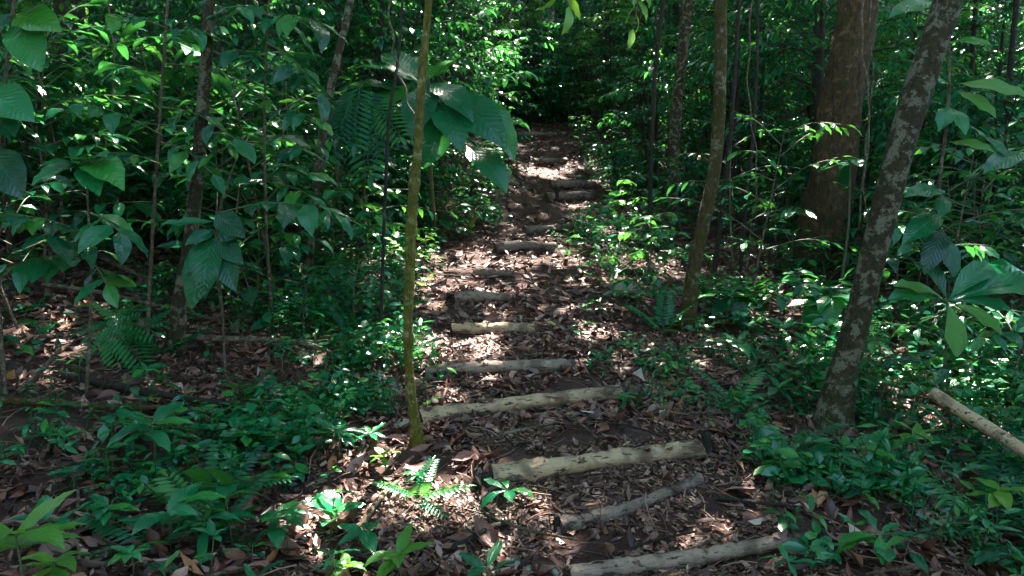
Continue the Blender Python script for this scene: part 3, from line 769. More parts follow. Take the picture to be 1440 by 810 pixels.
for k, (x, y) in enumerate(P):
    Mx = lay(np.array([[x, y]]), np.array([.25 + .4 * rg.random()]), .07, 0, rg)[0]; Mx[2, 3] += .018
    obj('twig', TW[k % 5], None, ['pale dry twig fallen on the leaf litter', 'dark rotten twig fallen on the leaf litter'][(k % 5) % 2], 'twig', ['pale fallen twigs', 'dark fallen twigs'][(k % 5) % 2], M=Matrix(Mx.tolist()))
def branch_px(lab, pts, wpx, mat, name='fallen_branch', taper=.6, lift=.5, side=None):
    Q3 = []
    for (x, y, h) in pts: Q3.append(gnd(x, y, h))
    Q3 = np.array(Q3); loc = Q3[0].copy(); d = Q3[:, 1].mean(); r = wpx * .5 * d / FPX
    C = curve(Q3, 30); V, Q = tube(C, np.linspace(r, r * taper, 30), 10, .07, int(pts[0][0]))
    root = thing(name, lab, 'branch', loc)
    obj('wood', mesh_np('wood', V - loc, Q, mat), root)
    for (t, dx, dy, dz) in (side or []):
        p = C[int(t * 29)]; e = p + np.array([dx, dy, dz])
        stem_tube(root, loc, [p, (p + e) / 2 + np.array([0, 0, .02]), e], r * .45, r * .2, mat, 'side_twig')
branch_px('straight mossy branch lying diagonally on the left slope', [(122, 350, .12), (165, 372, .08), (215, 396, .04)], 9, B_TWIG)
branch_px('long thin pale branch lying across the slope to the lichen trunk', [(60, 400, .10), (140, 411, .08), (240, 434, .06), (310, 452, .03)], 7, B_TWIG, side=[(.6, .12, -.1, .05)])
branch_px('curved brown branch arching from the lichen trunk foot over litter', [(253, 474, .10), (320, 476, .12), (410, 480, .12), (452, 490, .08), (478, 506, .02)], 9, B_TWIG)
branch_px('thick mossy fallen limb mottled with pale lichen on the left floor', [(-40, 562, .06), (60, 566, .07), (150, 572, .06), (230, 574, .04)], 13, B_OLIVE, 'fallen_limb', .7)
branch_px('dark rotting fallen limb lying behind the mossy one', [(90, 528, .06), (190, 548, .06), (300, 566, .05), (380, 572, .03)], 13, B_DARK, 'fallen_limb', .6)
branch_px('forked grey stick leaning up beside the dark rotting limb', [(25, 552, .02), (55, 525, .10), (85, 490, .22)], 9, B_TWIG, side=[(.5, .2, .05, -.12)])
branch_px('slanting pale pole propped in the ferns right of the trail', [(1310, 552, .42), (1370, 590, .36), (1450, 640, .30), (1530, 690, .2)], 20, M_LOGT, 'fallen_pole', .9)
branch_px('short curved stick beside the sun fleck on the trail foot', [(500, 758, .02), (520, 720, .03), (540, 694, .03), (560, 676, .02)], 11, B_TWIG)
branch_px('dark crooked root running below the thick tan log', [(610, 782, .01), (650, 765, .025), (690, 742, .03), (720, 735, .01)], 13, B_DARK, 'tree_root')
branch_px('dark broken stick pointing at the right end of the blotched log', [(880, 548, .09), (895, 562, .06), (912, 575, .01)], 6, B_DARK)
branch_px('brown stick lying right of the dark bent log', [(1010, 700, .02), (1060, 706, .03), (1125, 712, .02)], 7, B_DARK, side=[(.5, .1, .12, .03)])
branch_px('thin brown stick lying across the tread above the thick tan log', [(700, 612, .02), (735, 604, .03), (790, 592, .02)], 6, B_TWIG)
# stones at the trail foot
def stone_mesh(k):
    rg2 = np.random.default_rng(k + 70); n, m = 7, 10; V = []
    for i in range(n):
        th = math.pi * (i + .5) / n
        for j in range(m):
            ph = 2 * math.pi * j / m; V.append([math.sin(th) * math.cos(ph), .75 * math.sin(th) * math.sin(ph), .55 * math.cos(th)])
    V = np.array(V); V *= (1 + .22 * vnoise(V[:, 0] * 2 + k * 5, V[:, 1] * 2 + V[:, 2] * 1.7, .8, k))[:, None]
    Q = [[i * m + j, i * m + (j + 1) % m, (i + 1) * m + (j + 1) % m, (i + 1) * m + j] for i in range(n - 1) for j in range(m)]
    Q += [[0, 2 * t + 2 if 2 * t + 2 < m else 0, 2 * t + 1, 2 * t] for t in range(1, m // 2)]
    return mesh_np('stone', V, np.array(Q), M_STONE)
SM = [stone_mesh(k) for k in range(4)]
for k, (px, py, w) in enumerate([(720, 795, 26), (742, 806, 30), (765, 790, 20), (700, 808, 22), (780, 806, 24), (752, 780, 13), (735, 770, 10), (690, 790, 12)]):
    p = gnd(px, py); s = w * p[1] / FPX / 2
    o = obj('stone', SM[k % 4], None, 'small grey stone in the pebble patch at the foot of the trail', 'stone', 'stones in the trail foot', loc=p + [0, 0, s * .2]); o.scale = (s, s, s); o.rotation_euler = (0, 0, k * 1.3)

# ------------------------------------------------------------------ ground cover
def cover(px, py, rx, ry, n, h, L, lab, seed, mat=None, clear=.62):
    rg = np.random.default_rng(seed); c = gnd(px, py)
    a = rg.random(n) * 2 * math.pi; s = rg.random(n) ** .55
    x = c[0] + np.cos(a) * s * rx; y = c[1] + np.sin(a) * s * ry
    k = (np.abs(x - path_x(y)) > clear + .25 * vnoise(x, y, .5, 9)) & (vnoise(x, y, .38, seed) + .5 * vnoise(x, y, .16, seed + 3) > -.05)
    k &= np.hypot(x - 1.86, y - 4.15) > .36
    x, y = x[k], y[k]; n = len(x); z = terrain(x, y)
    H = h * (.35 + .9 * rg.random(n)); lean = rg.normal(0, .35, (n, 2))
    pos, d, up, LL, tubes = [], [], [], [], []
    for i in range(n):
        m = rg.integers(3, 9); sz = .55 + 1.1 * rg.random() ** 2; base = np.array([x[i], y[i], z[i]]); tip = base + np.array([lean[i, 0] * H[i], lean[i, 1] * H[i], H[i]])
        for t in range(m):
            f = .35 + .65 * (t + 1) / m; az = t * 2.4 + i
            pos.append(base + (tip - base) * f); d.append([math.cos(az), math.sin(az), .15 + rg.normal(0, .3)]); LL.append(1.5 * sz * L * (.6 + .7 * rg.random()))
        tubes.append(tube(np.array([base - [0, 0, .01], (base + tip) / 2, tip]), .0022, 3, cap=False))
    pos = np.array(pos); M = frames(pos, d, rg.normal(0, .3, pos.shape) + [0, -.15, 1.], LL)
    v, q, u, r = merge(MIDN[:2] if seed % 3 == 0 else SMALL, M, rnd=rg.random(len(M)))
    tv, tq = cat_tubes(tubes)
    me = mesh_np('ground_cover', np.vstack([v, tv]), np.vstack([q, tq + len(v)]), mat or M_SMALL, np.vstack([u, np.full((len(tv), 2), .5)]), np.concatenate([r, np.full(len(tq), .2)]))
    obj('ground_cover', me, None, lab, 'ground cover', kind='stuff')
cover(400, 420, 1.3, 1.3, 420, .30, .065, 'dense low seedling carpet around the thin leaning trunk', 1)
cover(520, 535, .52, .55, 330, .24, .045, 'thick bright green herb clump left of the mossy sapling', 2)
cover(455, 470, .8, .6, 200, .2, .05, 'herb carpet between the curved branch and the sapling', 21)
cover(560, 400, .8, 1.4, 300, .3, .06, 'leafy herbs bordering the left side of the middle trail', 3)
cover(640, 300, .8, 1.6, 220, .45, .08, 'herbs under the giant leaves along the upper trail', 4)
cover(860, 350, .9, 1.6, 420, .32, .07, 'leafy herbs on the right bank of the upper trail', 5, clear=.45)
cover(990, 545, .8, .7, 460, .16, .045, 'low herbs right of the long blotched log', 6)
cover(1080, 450, 1.4, 1.2, 380, .26, .06, 'herb carpet below the massive brown trunk', 7)
cover(1160, 660, .45, .4, 170, .16, .05, 'herbs at the foot of the leaning lichen trunk', 8)
cover(1330, 690, .7, .8, 640, .28, .05, 'dense creeping herbs on the bank right of the lowest log', 9)
cover(1290, 560, 1.0, .9, 420, .42, .065, 'tangle of vines and herbs behind the leaning lichen trunk', 10)
cover(1400, 500, 1.4, 1.2, 360, .5, .07, 'deep undergrowth below the glossy rosette', 11)
cover(60, 610, .8, .8, 130, .16, .05, 'sparse herbs around the mossy fallen limb', 12)
cover(260, 680, .6, .5, 170, .15, .045, 'scattered small herbs on the left litter', 13)
cover(420, 600, .6, .5, 240, .16, .05, 'small herbs in front of the bright herb clump', 14)
cover(480, 745, .3, .25, 60, .07, .03, 'tiny herbs beside the short curved stick', 15)
cover(1000, 300, 2.2, 2.2, 420, .4, .09, 'herbs covering the slope beyond the mossy leaning trunk', 16, clear=.8)
cover(460, 330, 1.8, 1.8, 360, .4, .085, 'herbs under the shaded left bushes', 17)
cover(1350, 400, 2.4, 2.0, 380, .5, .09, 'herbs beneath the shadowed bushes on the right', 18)
cover(1130, 760, .28, .3, 60, .1, .04, 'small herbs at the right end of the lowest log', 19)
cover(700, 250, .5, 3.0, 150, .4, .09, 'herbs edging the upper left side of the trail', 20)
cover(180, 420, 2.0, 1.6, 110, .2, .06, 'sparse seedlings on the dark litter of the left slope', 22)
cover(870, 250, .7, 4.0, 240, .4, .09, 'herbs edging the upper right side of the trail', 23)

# ------------------------------------------------------------------ seedlings and rosettes with separate leaves
def rosette(name, lab, px, py, h, n, Lpx, temps, mat, seed, elev=.35, group=None, tiers=1, cat='plant', az0=None):
    rg = np.random.default_rng(seed); c = gnd(px, py, h); L = Lpx * c[1] / FPX
    z = ground_at(c[0], c[1]); loc = np.array([c[0], c[1], z])
    root = thing(name, lab, cat, loc, group)
    lean = rg.normal(0, .04, 2) * h
    stem_tube(root, loc, [loc - [lean[0], lean[1], .02], (loc + c) / 2 + [.01, 0, 0], c], .0022 + .012 * h, .002 + .005 * h)
    a0 = rg.random() * 6.28 if az0 is None else az0
    for t in range(n):
        az = a0 + 2 * math.pi * t / n * (1 if tiers == 1 else 2.618 * n / 6.28 * .97) + rg.normal(0, .15)
        tier = (t % tiers) / max(tiers, 1)
        p = c + (loc - c) * .28 * tier
        e = elev + rg.normal(0, .2) - .35 * tier
        d = [math.cos(az) * math.cos(e), math.sin(az) * math.cos(e), math.sin(e)]
        put_leaf(root, loc, p, d, np.array([0, 0, 1.]) + rg.normal(0, .12, 3), L * (.8 + .35 * rg.random()), temps, mat, rg)
    return root, loc, c
R_ = rosette
R_('young_plant', 'bright young plant with big upright leaves at the left foot of the scene', 22, 752, .30, 8, 95, OVATE, M_YOUNG, 1, .45, tiers=2)
R_('seedling', 'tall seedling with a whorl of broad leaves before the mossy limb', 213, 596, .24, 9, 62, ELLIP, M_GREEN, 2, .25, tiers=2)
R_('seedling', 'dark four leaved seedling on bare litter below the fallen limbs', 100, 664, .12, 5, 36, OVATE, M_TEAL, 3, .3)
R_('seedling', 'leafy seedling left of the large upright brown dead leaf', 150, 712, .16, 8, 46, OVATE, M_GREEN, 4, .3, tiers=2)
R_('seedling', 'bright leaved seedling right below the large upright brown leaf', 183, 778, .10, 7, 38, OVATE, M_GREEN, 5, .3)
R_('seedling', 'glossy three leaved seedling behind the sun flecked litter', 346, 612, .14, 7, 42, ELLIP, M_GREEN, 6, .2)
R_('seedling', 'star shaped seedling alone on the litter left of the curved stick', 380, 668, .10, 6, 32, OVATE, M_GREEN, 7, .2)
R_('seedling', 'small whorled seedling beside the large upright brown dead leaf', 306, 748, .08, 6, 34, OVATE, M_TEAL, 8, .2)
R_('broadleaf_plant', 'dense glossy plant with shining oval leaves below the herb clump', 474, 604, .17, 14, 42, ELLIP, M_TEAL, 9, .3, tiers=3)
R_('seedling', 'glossy low seedling right of the dense shining plant', 520, 610, .10, 6, 30, ELLIP, M_GREEN, 10, .25)
R_('seedling', 'lone seedling in front of the thick tan log step', 714, 690, .10, 6, 44, OBOV, M_GREEN, 11, .2)
R_('young_plant', 'yellow green young plant by the sun fleck at the trail foot', 560, 780, .13, 7, 52, OVATE, M_YOUNG, 12, .3, tiers=2)
R_('young_plant', 'small bright plant left of the yellow green young plant', 488, 798, .08, 6, 34, OVATE, M_YOUNG, 13, .4)
R_('seedling', 'narrow leaved grassy seedling near the sapling foot', 588, 668, .06, 7, 28, LANCE, M_GREEN, 14, .25)
root, loc = thing('young_plant', 'large rosette with long glossy pale green leaves on the right', 'plant', gnd(1335, 590)), gnd(1335, 590)
stem_tube(root, loc, [loc - [0, 0, .03], at(1330, 500, loc[1]), at(1332, 424, loc[1])], .009, .006)
_d = loc[1]; _rg = np.random.default_rng(15)
for (x1, y1, dd, k, m) in [(1268, 404, -.1, 1, M_YOUNG), (1262, 424, -.15, 1, M_GREEN), (1347, 496, -.2, 1, M_YOUNG), (1402, 468, -.2, 1, M_YOUNG), (1470, 408, 0, 1, M_GREEN), (1398, 372, .1, 1, M_GREEN), (1450, 388, .2, 1, M_GREEN), (1300, 362, .25, 1, M_TEAL), (1290, 440, .1, 1, M_TEAL), (1380, 440, .2, 1, M_TEAL), (1420, 440, -.1, 1, M_GREEN)]:
    p0 = at(1332, 424, _d); p1 = at(x1, y1, _d + dd); dv = p1 - p0; L_ = np.linalg.norm(dv)
    Mx = frames(p0 - loc, unit(dv) + [0, -.05, .3], [0, -.55, 1.], L_ * 1.08, L_ * 1.0)[0]
    obj('leaf', leafmesh(OBOV, k, m), root, M=Matrix(Mx.tolist()))
R_('seedling', 'long leaved plant at the foot of the leaning lichen trunk', 1185, 632, .12, 7, 76, OBOV, M_GREEN, 16, .15, az0=.0)
R_('seedling', 'two shining leaves below the long leaved plant', 1212, 690, .10, 5, 42, OVATE, M_TEAL, 17, .2)
R_('seedling', 'flat seedling with wide leaves right of the lowest log', 1236, 752, .16, 9, 62, OBOV, M_GREEN, 18, .15, tiers=2)
R_('seedling', 'small plant with sword leaves in front of the lowest log', 1108, 790, .10, 6, 48, LANCE, M_GREEN, 19, .35)
R_('broadleaf_plant', 'bluish broad leaved plant low on the right bank', 1420, 780, .12, 8, 72, ELLIP, M_TEAL, 20, .1)
R_('seedling', 'whorled seedling above the sunny litter right of the mossy trunk', 1038, 482, .18, 7, 42, ELLIP, M_GREEN, 21, .15)
R_('seedling', 'three leaved seedling in front of the leaning lichen trunk', 1095, 546, .14, 6, 40, OVATE, M_TEAL, 22, .2)
R_('broadleaf_plant', 'upright whorled shrublet beside the mossy trunk foot', 1062, 405, .35, 12, 44, ELLIP, M_GREEN, 23, .35, tiers=3)
R_('broadleaf_plant', 'plant with large flat leaves right of the mossy trunk foot', 1030, 412, .32, 8, 58, OVATE, M_TEAL, 24, .1, tiers=2)
R_('seedling', 'pale shining whorl in front of the massive brown trunk', 1050, 340, .5, 6, 30, ELLIP, M_GREEN, 25, .1)
R_('broadleaf_plant', 'dark broad leaved plant between the two large trunks', 1168, 415, .50, 9, 58, BROAD, M_TEAL, 26, .0, tiers=2)
R_('broadleaf_plant', 'whorl of blunt leaves hanging before the massive trunk', 1196, 226, 1.55, 8, 52, OBOV, M_TEAL, 27, .05)
R_('seedling', 'wide leaved seedling under the hanging leaf cluster', 205, 520, .16, 6, 38, ELLIP, M_GREEN, 28, .2)
R_('broadleaf_plant', 'pale leaved whorl with narrow leaves in the left herb carpet', 425, 428, .30, 10, 42, LANCE, M_GREEN, 29, .5, tiers=2)
# scattered seedlings
rg = np.random.default_rng(77)
SEEDK = [(OVATE, M_GREEN, 'small oval leaved seedling growing through the leaf litter', 'oval leaved seedlings'), (ELLIP, M_TEAL, 'small dark glossy seedling growing through the leaf litter', 'dark glossy seedlings'), (LANCE, M_GREEN, 'small narrow leaved seedling growing through the leaf litter', 'narrow leaved seedlings')]
P = scatter_ground(620, 2.3, 9.5, .7, rg, .66, .4)
u_ = np.abs(P[:, 0] - path_x(P[:, 1]))
P = P[(u_ > .8) | ((u_ > .6) & (rg.random(len(P)) < .3))][:210]
for k, (x, y) in enumerate(P):
    t, m, l, g = SEEDK[int(rg.integers(0, 3))]
    h = .05 + .2 * rg.random(); L = .07 + .10 * rg.random(); loc = np.array([x, y, ground_at(x, y)])
    root = thing('seedling', l, 'plant', loc, g); c = loc + [rg.normal(0, .02), rg.normal(0, .02), h]
    stem_tube(root, loc, [loc - [0, 0, .02], (loc + c) / 2, c], .003, .002, n=4, sides=4)
    nl = int(rg.integers(4, 8)); a0 = rg.random() * 6
    for q in range(nl):
        az = a0 + q * 2.4 if nl > 5 else a0 + q * 6.28 / nl; e = .3 + rg.normal(0, .25)
        put_leaf(root, loc, c - [0, 0, h * .3 * (q % 2)], [math.cos(az) * math.cos(e), math.sin(az) * math.cos(e), math.sin(e)], np.array([0, 0, 1.]) + rg.normal(0, .15, 3), L * (.75 + .5 * rg.random()), t, m, rg)
rg = np.random.default_rng(313)
P = scatter_ground(200, 2.8, 9.0, .6, rg, .62, .3)
P = P[np.abs(P[:, 0] - path_x(P[:, 1])) > 1.05][:34]
for k, (x, y) in enumerate(P):
    loc = np.array([x, y, ground_at(x, y)]); L0 = .22 + .22 * rg.random()
    root = thing('fern', 'small fern with arching feathered fronds on the forest floor', 'fern', loc, 'small ferns')
    for q in range(int(rg.integers(4, 8))):
        az = q * 2.4 + rg.normal(0, .3); e = .7 + rg.normal(0, .2)
        put_leaf(root, loc, loc + [0, 0, .01], [math.cos(az) * math.cos(e), math.sin(az) * math.cos(e), math.sin(e)], [0, 0, 1.], L0 * (.7 + .5 * rg.random()), PINN, M_GREEN if k % 2 else M_TEAL, rg, 'frond')
# leafy shrubs of the middle distance: arching branches with separate leaves
def shrub(x, y, H, R, nb, nl, L, temps, mat, lab, seed, group=None, low=.35):
    rg = np.random.default_rng(seed); loc = np.array([x, y, ground_at(x, y)])
    root = thing('leafy_shrub', lab, 'shrub', loc, group)
    top = loc + [rg.normal(0, .1) * H, rg.normal(0, .1) * H, H]
    mid = (loc + top) / 2 + [rg.normal(0, .05), rg.normal(0, .05), 0]
    stem_tube(root, loc, [loc - [0, 0, .04], mid, top], .006 + .006 * H, .004, B_TWIG)
    for b in range(nb):
        f = low + (1 - low) * (b + .5) / nb; az = b * 2.4 + rg.normal(0, .3)
        s = loc + (top - loc) * f; ln = R * (.7 + .5 * rg.random()) * (1.15 - .5 * f)
        e = s + [math.cos(az) * ln, math.sin(az) * ln, ln * (.25 + rg.normal(0, .2))]
        spray(root, loc, s, e, nl, L, temps, mat, rg, .2, .1, .004 + .002 * H)
SK = [(OVATE, M_TEAL, 'dark leaved shrub'), (ELLIP, M_GREEN, 'shrub with long shining leaves'), (OVATE, M_GREEN, 'fresh green oval leaved shrub'), (LANCE, M_TEAL, 'shrub with narrow dark leaves')]
for k, (px, py, H, R, t, where) in enumerate([
    (915, 400, .75, .45, 2, 'left of the mossy leaning trunk'), (890, 330, .9, .55, 1, 'on the right bank beside the paired logs'), (960, 330, 1.1, .6, 0, 'just behind the mossy leaning trunk'),
    (850, 400, .35, .3, 2, 'at the right edge of the middle trail'), (900, 445, .4, .3, 0, 'behind the pinkish curled dead leaf'), (840, 330, .45, .35, 2, 'right of the thin dark log step'),
    (1090, 370, .9, .6, 1, 'left of the massive brown trunk foot'), (1260, 430, 1.3, .7, 3, 'behind the leaning lichen trunk'), (1290, 480, 1.0, .6, 0, 'between the lichen trunk and the glossy rosette'),
    (1400, 470, 1.2, .8, 1, 'behind the slanting pale pole'), (1420, 600, .6, .5, 0, 'under the slanting pale pole'), (360, 430, .7, .5, 2, 'between the lichen trunk and the thin leaning trunk'),
    (420, 460, .5, .4, 1, 'above the curved brown branch'), (500, 470, .5, .4, 0, 'left of the mossy sapling among herbs'), (520, 400, .9, .6, 2, 'behind the bright herb clump'),
    (470, 390, 1.1, .6, 0, 'right of the thin leaning trunk'), (640, 320, .8, .5, 0, 'left of the dark grey log step'), (690, 290, .7, .4, 1, 'left of the paired dark logs'),
    (340, 360, 1.2, .8, 3, 'in the shade behind the lichen trunk'), (60, 400, 1.3, .8, 0, 'in front of the thick dark trunk'), (150, 330, 1.3, .8, 3, 'right of the thick dark trunk'),
    (30, 470, .9, .6, 0, 'above the mossy fallen limb'), (1350, 560, .7, .6, 3, 'left of the slanting pale pole'), (1120, 480, .5, .4, 0, 'left of the leaning lichen trunk'),
    (1340, 640, .4, .4, 2, 'on the bank below the pale pole'), (1240, 590, .5, .4, 0, 'right of the leaning lichen trunk foot'), (870, 230, 1.0, .5, 2, 'beside the pale upright dead leaf'), (815, 215, .9, .45, 1, 'right of the short black log step'), (715, 215, .8, .4, 2, 'left of the short black log step'), (800, 180, 1.2, .6, 0, 'right of the highest log step')]):
    p = gnd(px, py); T, m, nm = SK[t]
    L = (.10 + .04 * (k % 3)) if H < .6 else .15 + .03 * (k % 3)
    if abs(p[0] - path_x(p[1])) < R * .6 + .45: p[0] = path_x(p[1]) + math.copysign(R * .6 + .45, px - 720 if abs(px - 740) > 60 else (1 if px > 740 else -1))
    shrub(p[0], p[1], H, R, 6 + int(4 * H), 7, L, T, m, nm + ' ' + where, 300 + k)

rgs = np.random.default_rng(808)
cnt = 0
while cnt < 34:
    y = 6.3 + 6.0 * rgs.random(); x = (rgs.random() * 2 - 1) * (.72 * y + .5); u = x - float(path_x(y)); px = 720 + FPX * x / y
    H = .8 + 1.3 * rgs.random(); R = .45 + .25 * H
    if abs(u) < .7 + R or (1100 < px < 1240 and y < 9.8) or (180 < px < 300 and y < 8): continue
    t = int(rgs.integers(0, 4)); T, m, nm = SK[t]
    shrub(x, y, H, R, 6 + int(3 * H), 7, .15 + .07 * rgs.random(), T, m, nm + ' in the thicket flanking the trail', 600 + cnt, ['dark leaved thicket shrubs', 'long leaved thicket shrubs', 'oval leaved thicket shrubs', 'narrow leaved thicket shrubs'][t], .25)
    cnt += 1
cnt = 0
while cnt < 16:                        # broad leaves closing the shaded left bank
    y = 5.6 + 4.2 * rgs.random(); x = -(.18 + .5 * rgs.random()) * y - .3; u = x - float(path_x(y)); px = 720 + FPX * x / y
    H = 1.0 + 1.3 * rgs.random(); R = .5 + .25 * H
    if abs(u) < .8 + R or (200 < px < 290 and y < 6.5): continue
    t = (0, 2, 0, 1)[cnt % 4]; T, m, nm = SK[t]
    shrub(x, y, H, R, 7 + int(4 * H), 8, .2 + .08 * rgs.random(), T, m, nm + ' with broad blades on the shaded left bank', 700 + cnt, 'broad bladed shrubs of the left bank', .15); cnt += 1
for k, (px, py, H, R) in enumerate([(1110, 395, .6, .5), (1165, 400, .5, .5), (1215, 395, .7, .5)]):
    p = gnd(px, py); shrub(p[0], p[1], H, R, 9, 8, .17, OVATE, M_TEAL, ['leafy shrub hiding the left foot of the massive trunk', 'leafy shrub in front of the massive trunk foot', 'leafy shrub right of the massive trunk foot'][k], 760 + k, None, .1)
for k, (px, py, h, Lp, lab) in enumerate([(75, 790, .14, 60, 'lime green seedling beside the bright young plant'), (1405, 690, .2, 52, 'lime leaved seedling on the right bank below the pole'), (1290, 610, .25, 44, 'lime leaved seedling between the lichen trunk and the pale pole'), (540, 640, .1, 26, 'lime seedling at the sunny edge of the herb clump')]):
    R_('young_plant', lab, px, py, h, 7, Lp, OVATE, M_YOUNG, 800 + k, .3, tiers=2)
# litter caught on the logs
rgl = np.random.default_rng(12); Ms = []
for k, (a, b, r, m, lab) in enumerate(_logs):
    n = 14 if k < 4 else 9
    t = rgl.random(n); p = a[None] + t[:, None] * (b - a)[None]
    off = rgl.normal(0, .9, n) * r
    p[:, 1] += off
    z = base_h(p[:, 0], p[:, 1]) + r * (.55 if k < 4 else .68) + np.sqrt(np.clip(r * r - off ** 2, 0, None)) + .006
    d = rgl.normal(0, 1, (n, 3)) * [1, 1, .2]
    q_ = np.stack([p[:, 0], p[:, 1], z], -1)
    keep = np.abs(off) < r
    Ms.append(frames(q_, d, rgl.normal(0, .3, (n, 3)) + [0, 0, 1.], .04 + .07 * rgl.random(n))[keep])
v, q, u, r = merge(DEAD, np.vstack(Ms))
obj('leaf_litter', mesh_np('leaf_litter', v, q, M_LITTER, u, r), None, 'few dead leaves and scraps caught on top of the step logs', 'leaf litter', kind='stuff')

# ------------------------------------------------------------------ hand placed foliage of the left and right foreground
def foot_thing(name, lab, px, py, cat='shrub'):
    p = gnd(px, py); return thing(name, lab, cat, p), p
rg = np.random.default_rng(5)
root, loc = foot_thing('leafy_shrub', 'tall shrub with layered drooping leaves left of the lichen trunk', 205, 500)
top = at(232, 60, 5.3)
stem_tube(root, loc, [loc - [0, 0, .05], at(215, 320, 5.4), top, at(240, -60, 5.3)], .016, .008, B_TWIG)
for (x0, y0, x1, y1, d0, d1, n, L) in [(228, 190, 102, 142, 5.3, 4.9, 10, .24), (226, 150, 330, 195, 5.3, 4.8, 8, .24), (224, 230, 130, 215, 5.3, 4.8, 8, .22), (226, 200, 300, 245, 5.3, 4.8, 8, .2), (234, 60, 275, 40, 5.3, 5.0, 6, .24), (236, 40, 150, 20, 5.3, 5.0, 8, .22), (236, 90, 330, 110, 5.3, 5.6, 8, .22), (230, 120, 160, 90, 5.3, 5.6, 8, .22)]:
    spray(root, loc, at(x0, y0, d0), at(x1, y1, d1), n, L, OVATE, M_TEAL, rg, .3)
root, loc = foot_thing('leafy_shrub', 'shrub with broad bright leaves spread over the shaded left slope', 120, 560)
stem_tube(root, loc, [loc - [0, 0, .05], at(128, 400, 4.4), at(120, 226, 4.3)], .012, .006, B_TWIG)
for (x0, y0, x1, y1, k) in [(115, 228, 48, 262, 1), (124, 230, 140, 276, 1), (126, 228, 172, 268, 2), (118, 226, 92, 222, 0), (120, 224, 150, 222, 0), (116, 232, 60, 235, 1)]:
    leaf_px(root, loc, x0, y0, x1, y1, 4.3, 4.1, OVATE, M_GREEN, rg, (0, -.6, 1), 1.25, k)
for (x0, y0, x1, y1, n, L) in [(128, 330, 8, 300, 8, .24), (128, 360, 12, 372, 8, .26), (126, 300, 172, 330, 6, .24), (128, 370, 150, 400, 5, .22), (126, 340, 60, 330, 6, .24)]:
    spray(root, loc, at(x0, y0, 4.35), at(x1, y1, 4.0), n, L, OVATE, M_TEAL, rg, .35, .05)
leaf_px(root, loc, 142, 390, 193, 405, 4.2, 4.1, ELLIP, M_YOUNG, rg, (0, -.8, 1), 1.0, 0)
root, loc = foot_thing('leafy_shrub', 'shrub with big heavy leaves hanging beside the thick dark trunk', 10, 580)
stem_tube(root, loc, [loc - [0, 0, .05], at(-8, 300, 4.3), at(18, 20, 4.3), at(25, -60, 4.3)], .013, .007, B_TWIG)
for (x0, y0, x1, y1, k, m) in [(24, 30, 56, 96, 1, M_GREEN), (20, 24, 82, 40, 1, M_TEAL), (-20, 128, 44, 166, 1, M_GREEN), (15, 20, -20, 60, 1, M_TEAL), (22, 10, 60, -20, 0, M_TEAL), (-10, 210, 30, 275, 1, M_TEAL), (-12, 160, 20, 190, 0, M_TEAL)]:
    leaf_px(root, loc, x0, y0, x1, y1, 4.3, 4.2, BROAD, m, rg, (0, -.8, .7), 1.0, k)
root, loc = foot_thing('leafy_shrub', 'thin shrub with a heavy cluster of hanging leaves before the lichen trunk', 318, 545)
stem_tube(root, loc, [loc - [0, 0, .05], at(312, 430, 4.7), at(304, 330, 4.6), at(306, 270, 4.6)], .008, .004, B_TWIG)
for (x0, y0, x1, y1, k) in [(302, 338, 272, 432, 1), (302, 340, 262, 385, 1), (306, 340, 332, 408, 1), (306, 334, 342, 372, 1), (300, 335, 290, 415, 2), (305, 330, 350, 325, 0), (300, 325, 262, 345, 1), (304, 300, 345, 335, 1)]:
    leaf_px(root, loc, x0, y0, x1, y1, 4.6, 4.5, OVATE, M_TEAL, rg, (0, -1, .5), 1.25, k)
spray(root, loc, at(306, 300, 4.6), at(445, 290, 4.4), 9, .24, OVATE, M_TEAL, rg, .3)
leaf_px(root, loc, 304, 312, 226, 318, 4.6, 4.5, ELLIP, M_GREEN, rg, (0, -.5, 1), .8, 0)
root, loc = foot_thing('leafy_shrub', 'shrub with glossy spreading sprays left of the thin leaning trunk', 385, 470)
stem_tube(root, loc, [loc - [0, 0, .05], at(375, 330, 5.5), at(372, 150, 5.5), at(380, -40, 5.5)], .014, .006, B_TWIG)
for (x0, y0, x1, y1, n, L) in [(373, 230, 448, 205, 8, .24), (373, 255, 470, 300, 9, .25), (373, 200, 300, 215, 7, .22), (374, 120, 425, 95, 7, .26), (374, 90, 330, 70, 7, .26), (376, 30, 440, 30, 8, .3), (376, 60, 450, 130, 8, .24), (373, 160, 440, 165, 7, .22), (374, 20, 320, 10, 7, .24)]:
    spray(root, loc, at(x0, y0, 5.5), at(x1, y1, 5.0), n, L, ELLIP if y0 > 180 else OVATE, M_TEAL, rg, .3)
root, loc = foot_thing('giant_leaf_plant', 'plant with giant dark leaves arching over the left trail bank', 612, 330, 'plant')
hub = at(600, 150, 8.2)
stem_tube(root, loc, [loc - [0, 0, .05], at(606, 250, 8.3), hub], .03, .018, M_STEM)
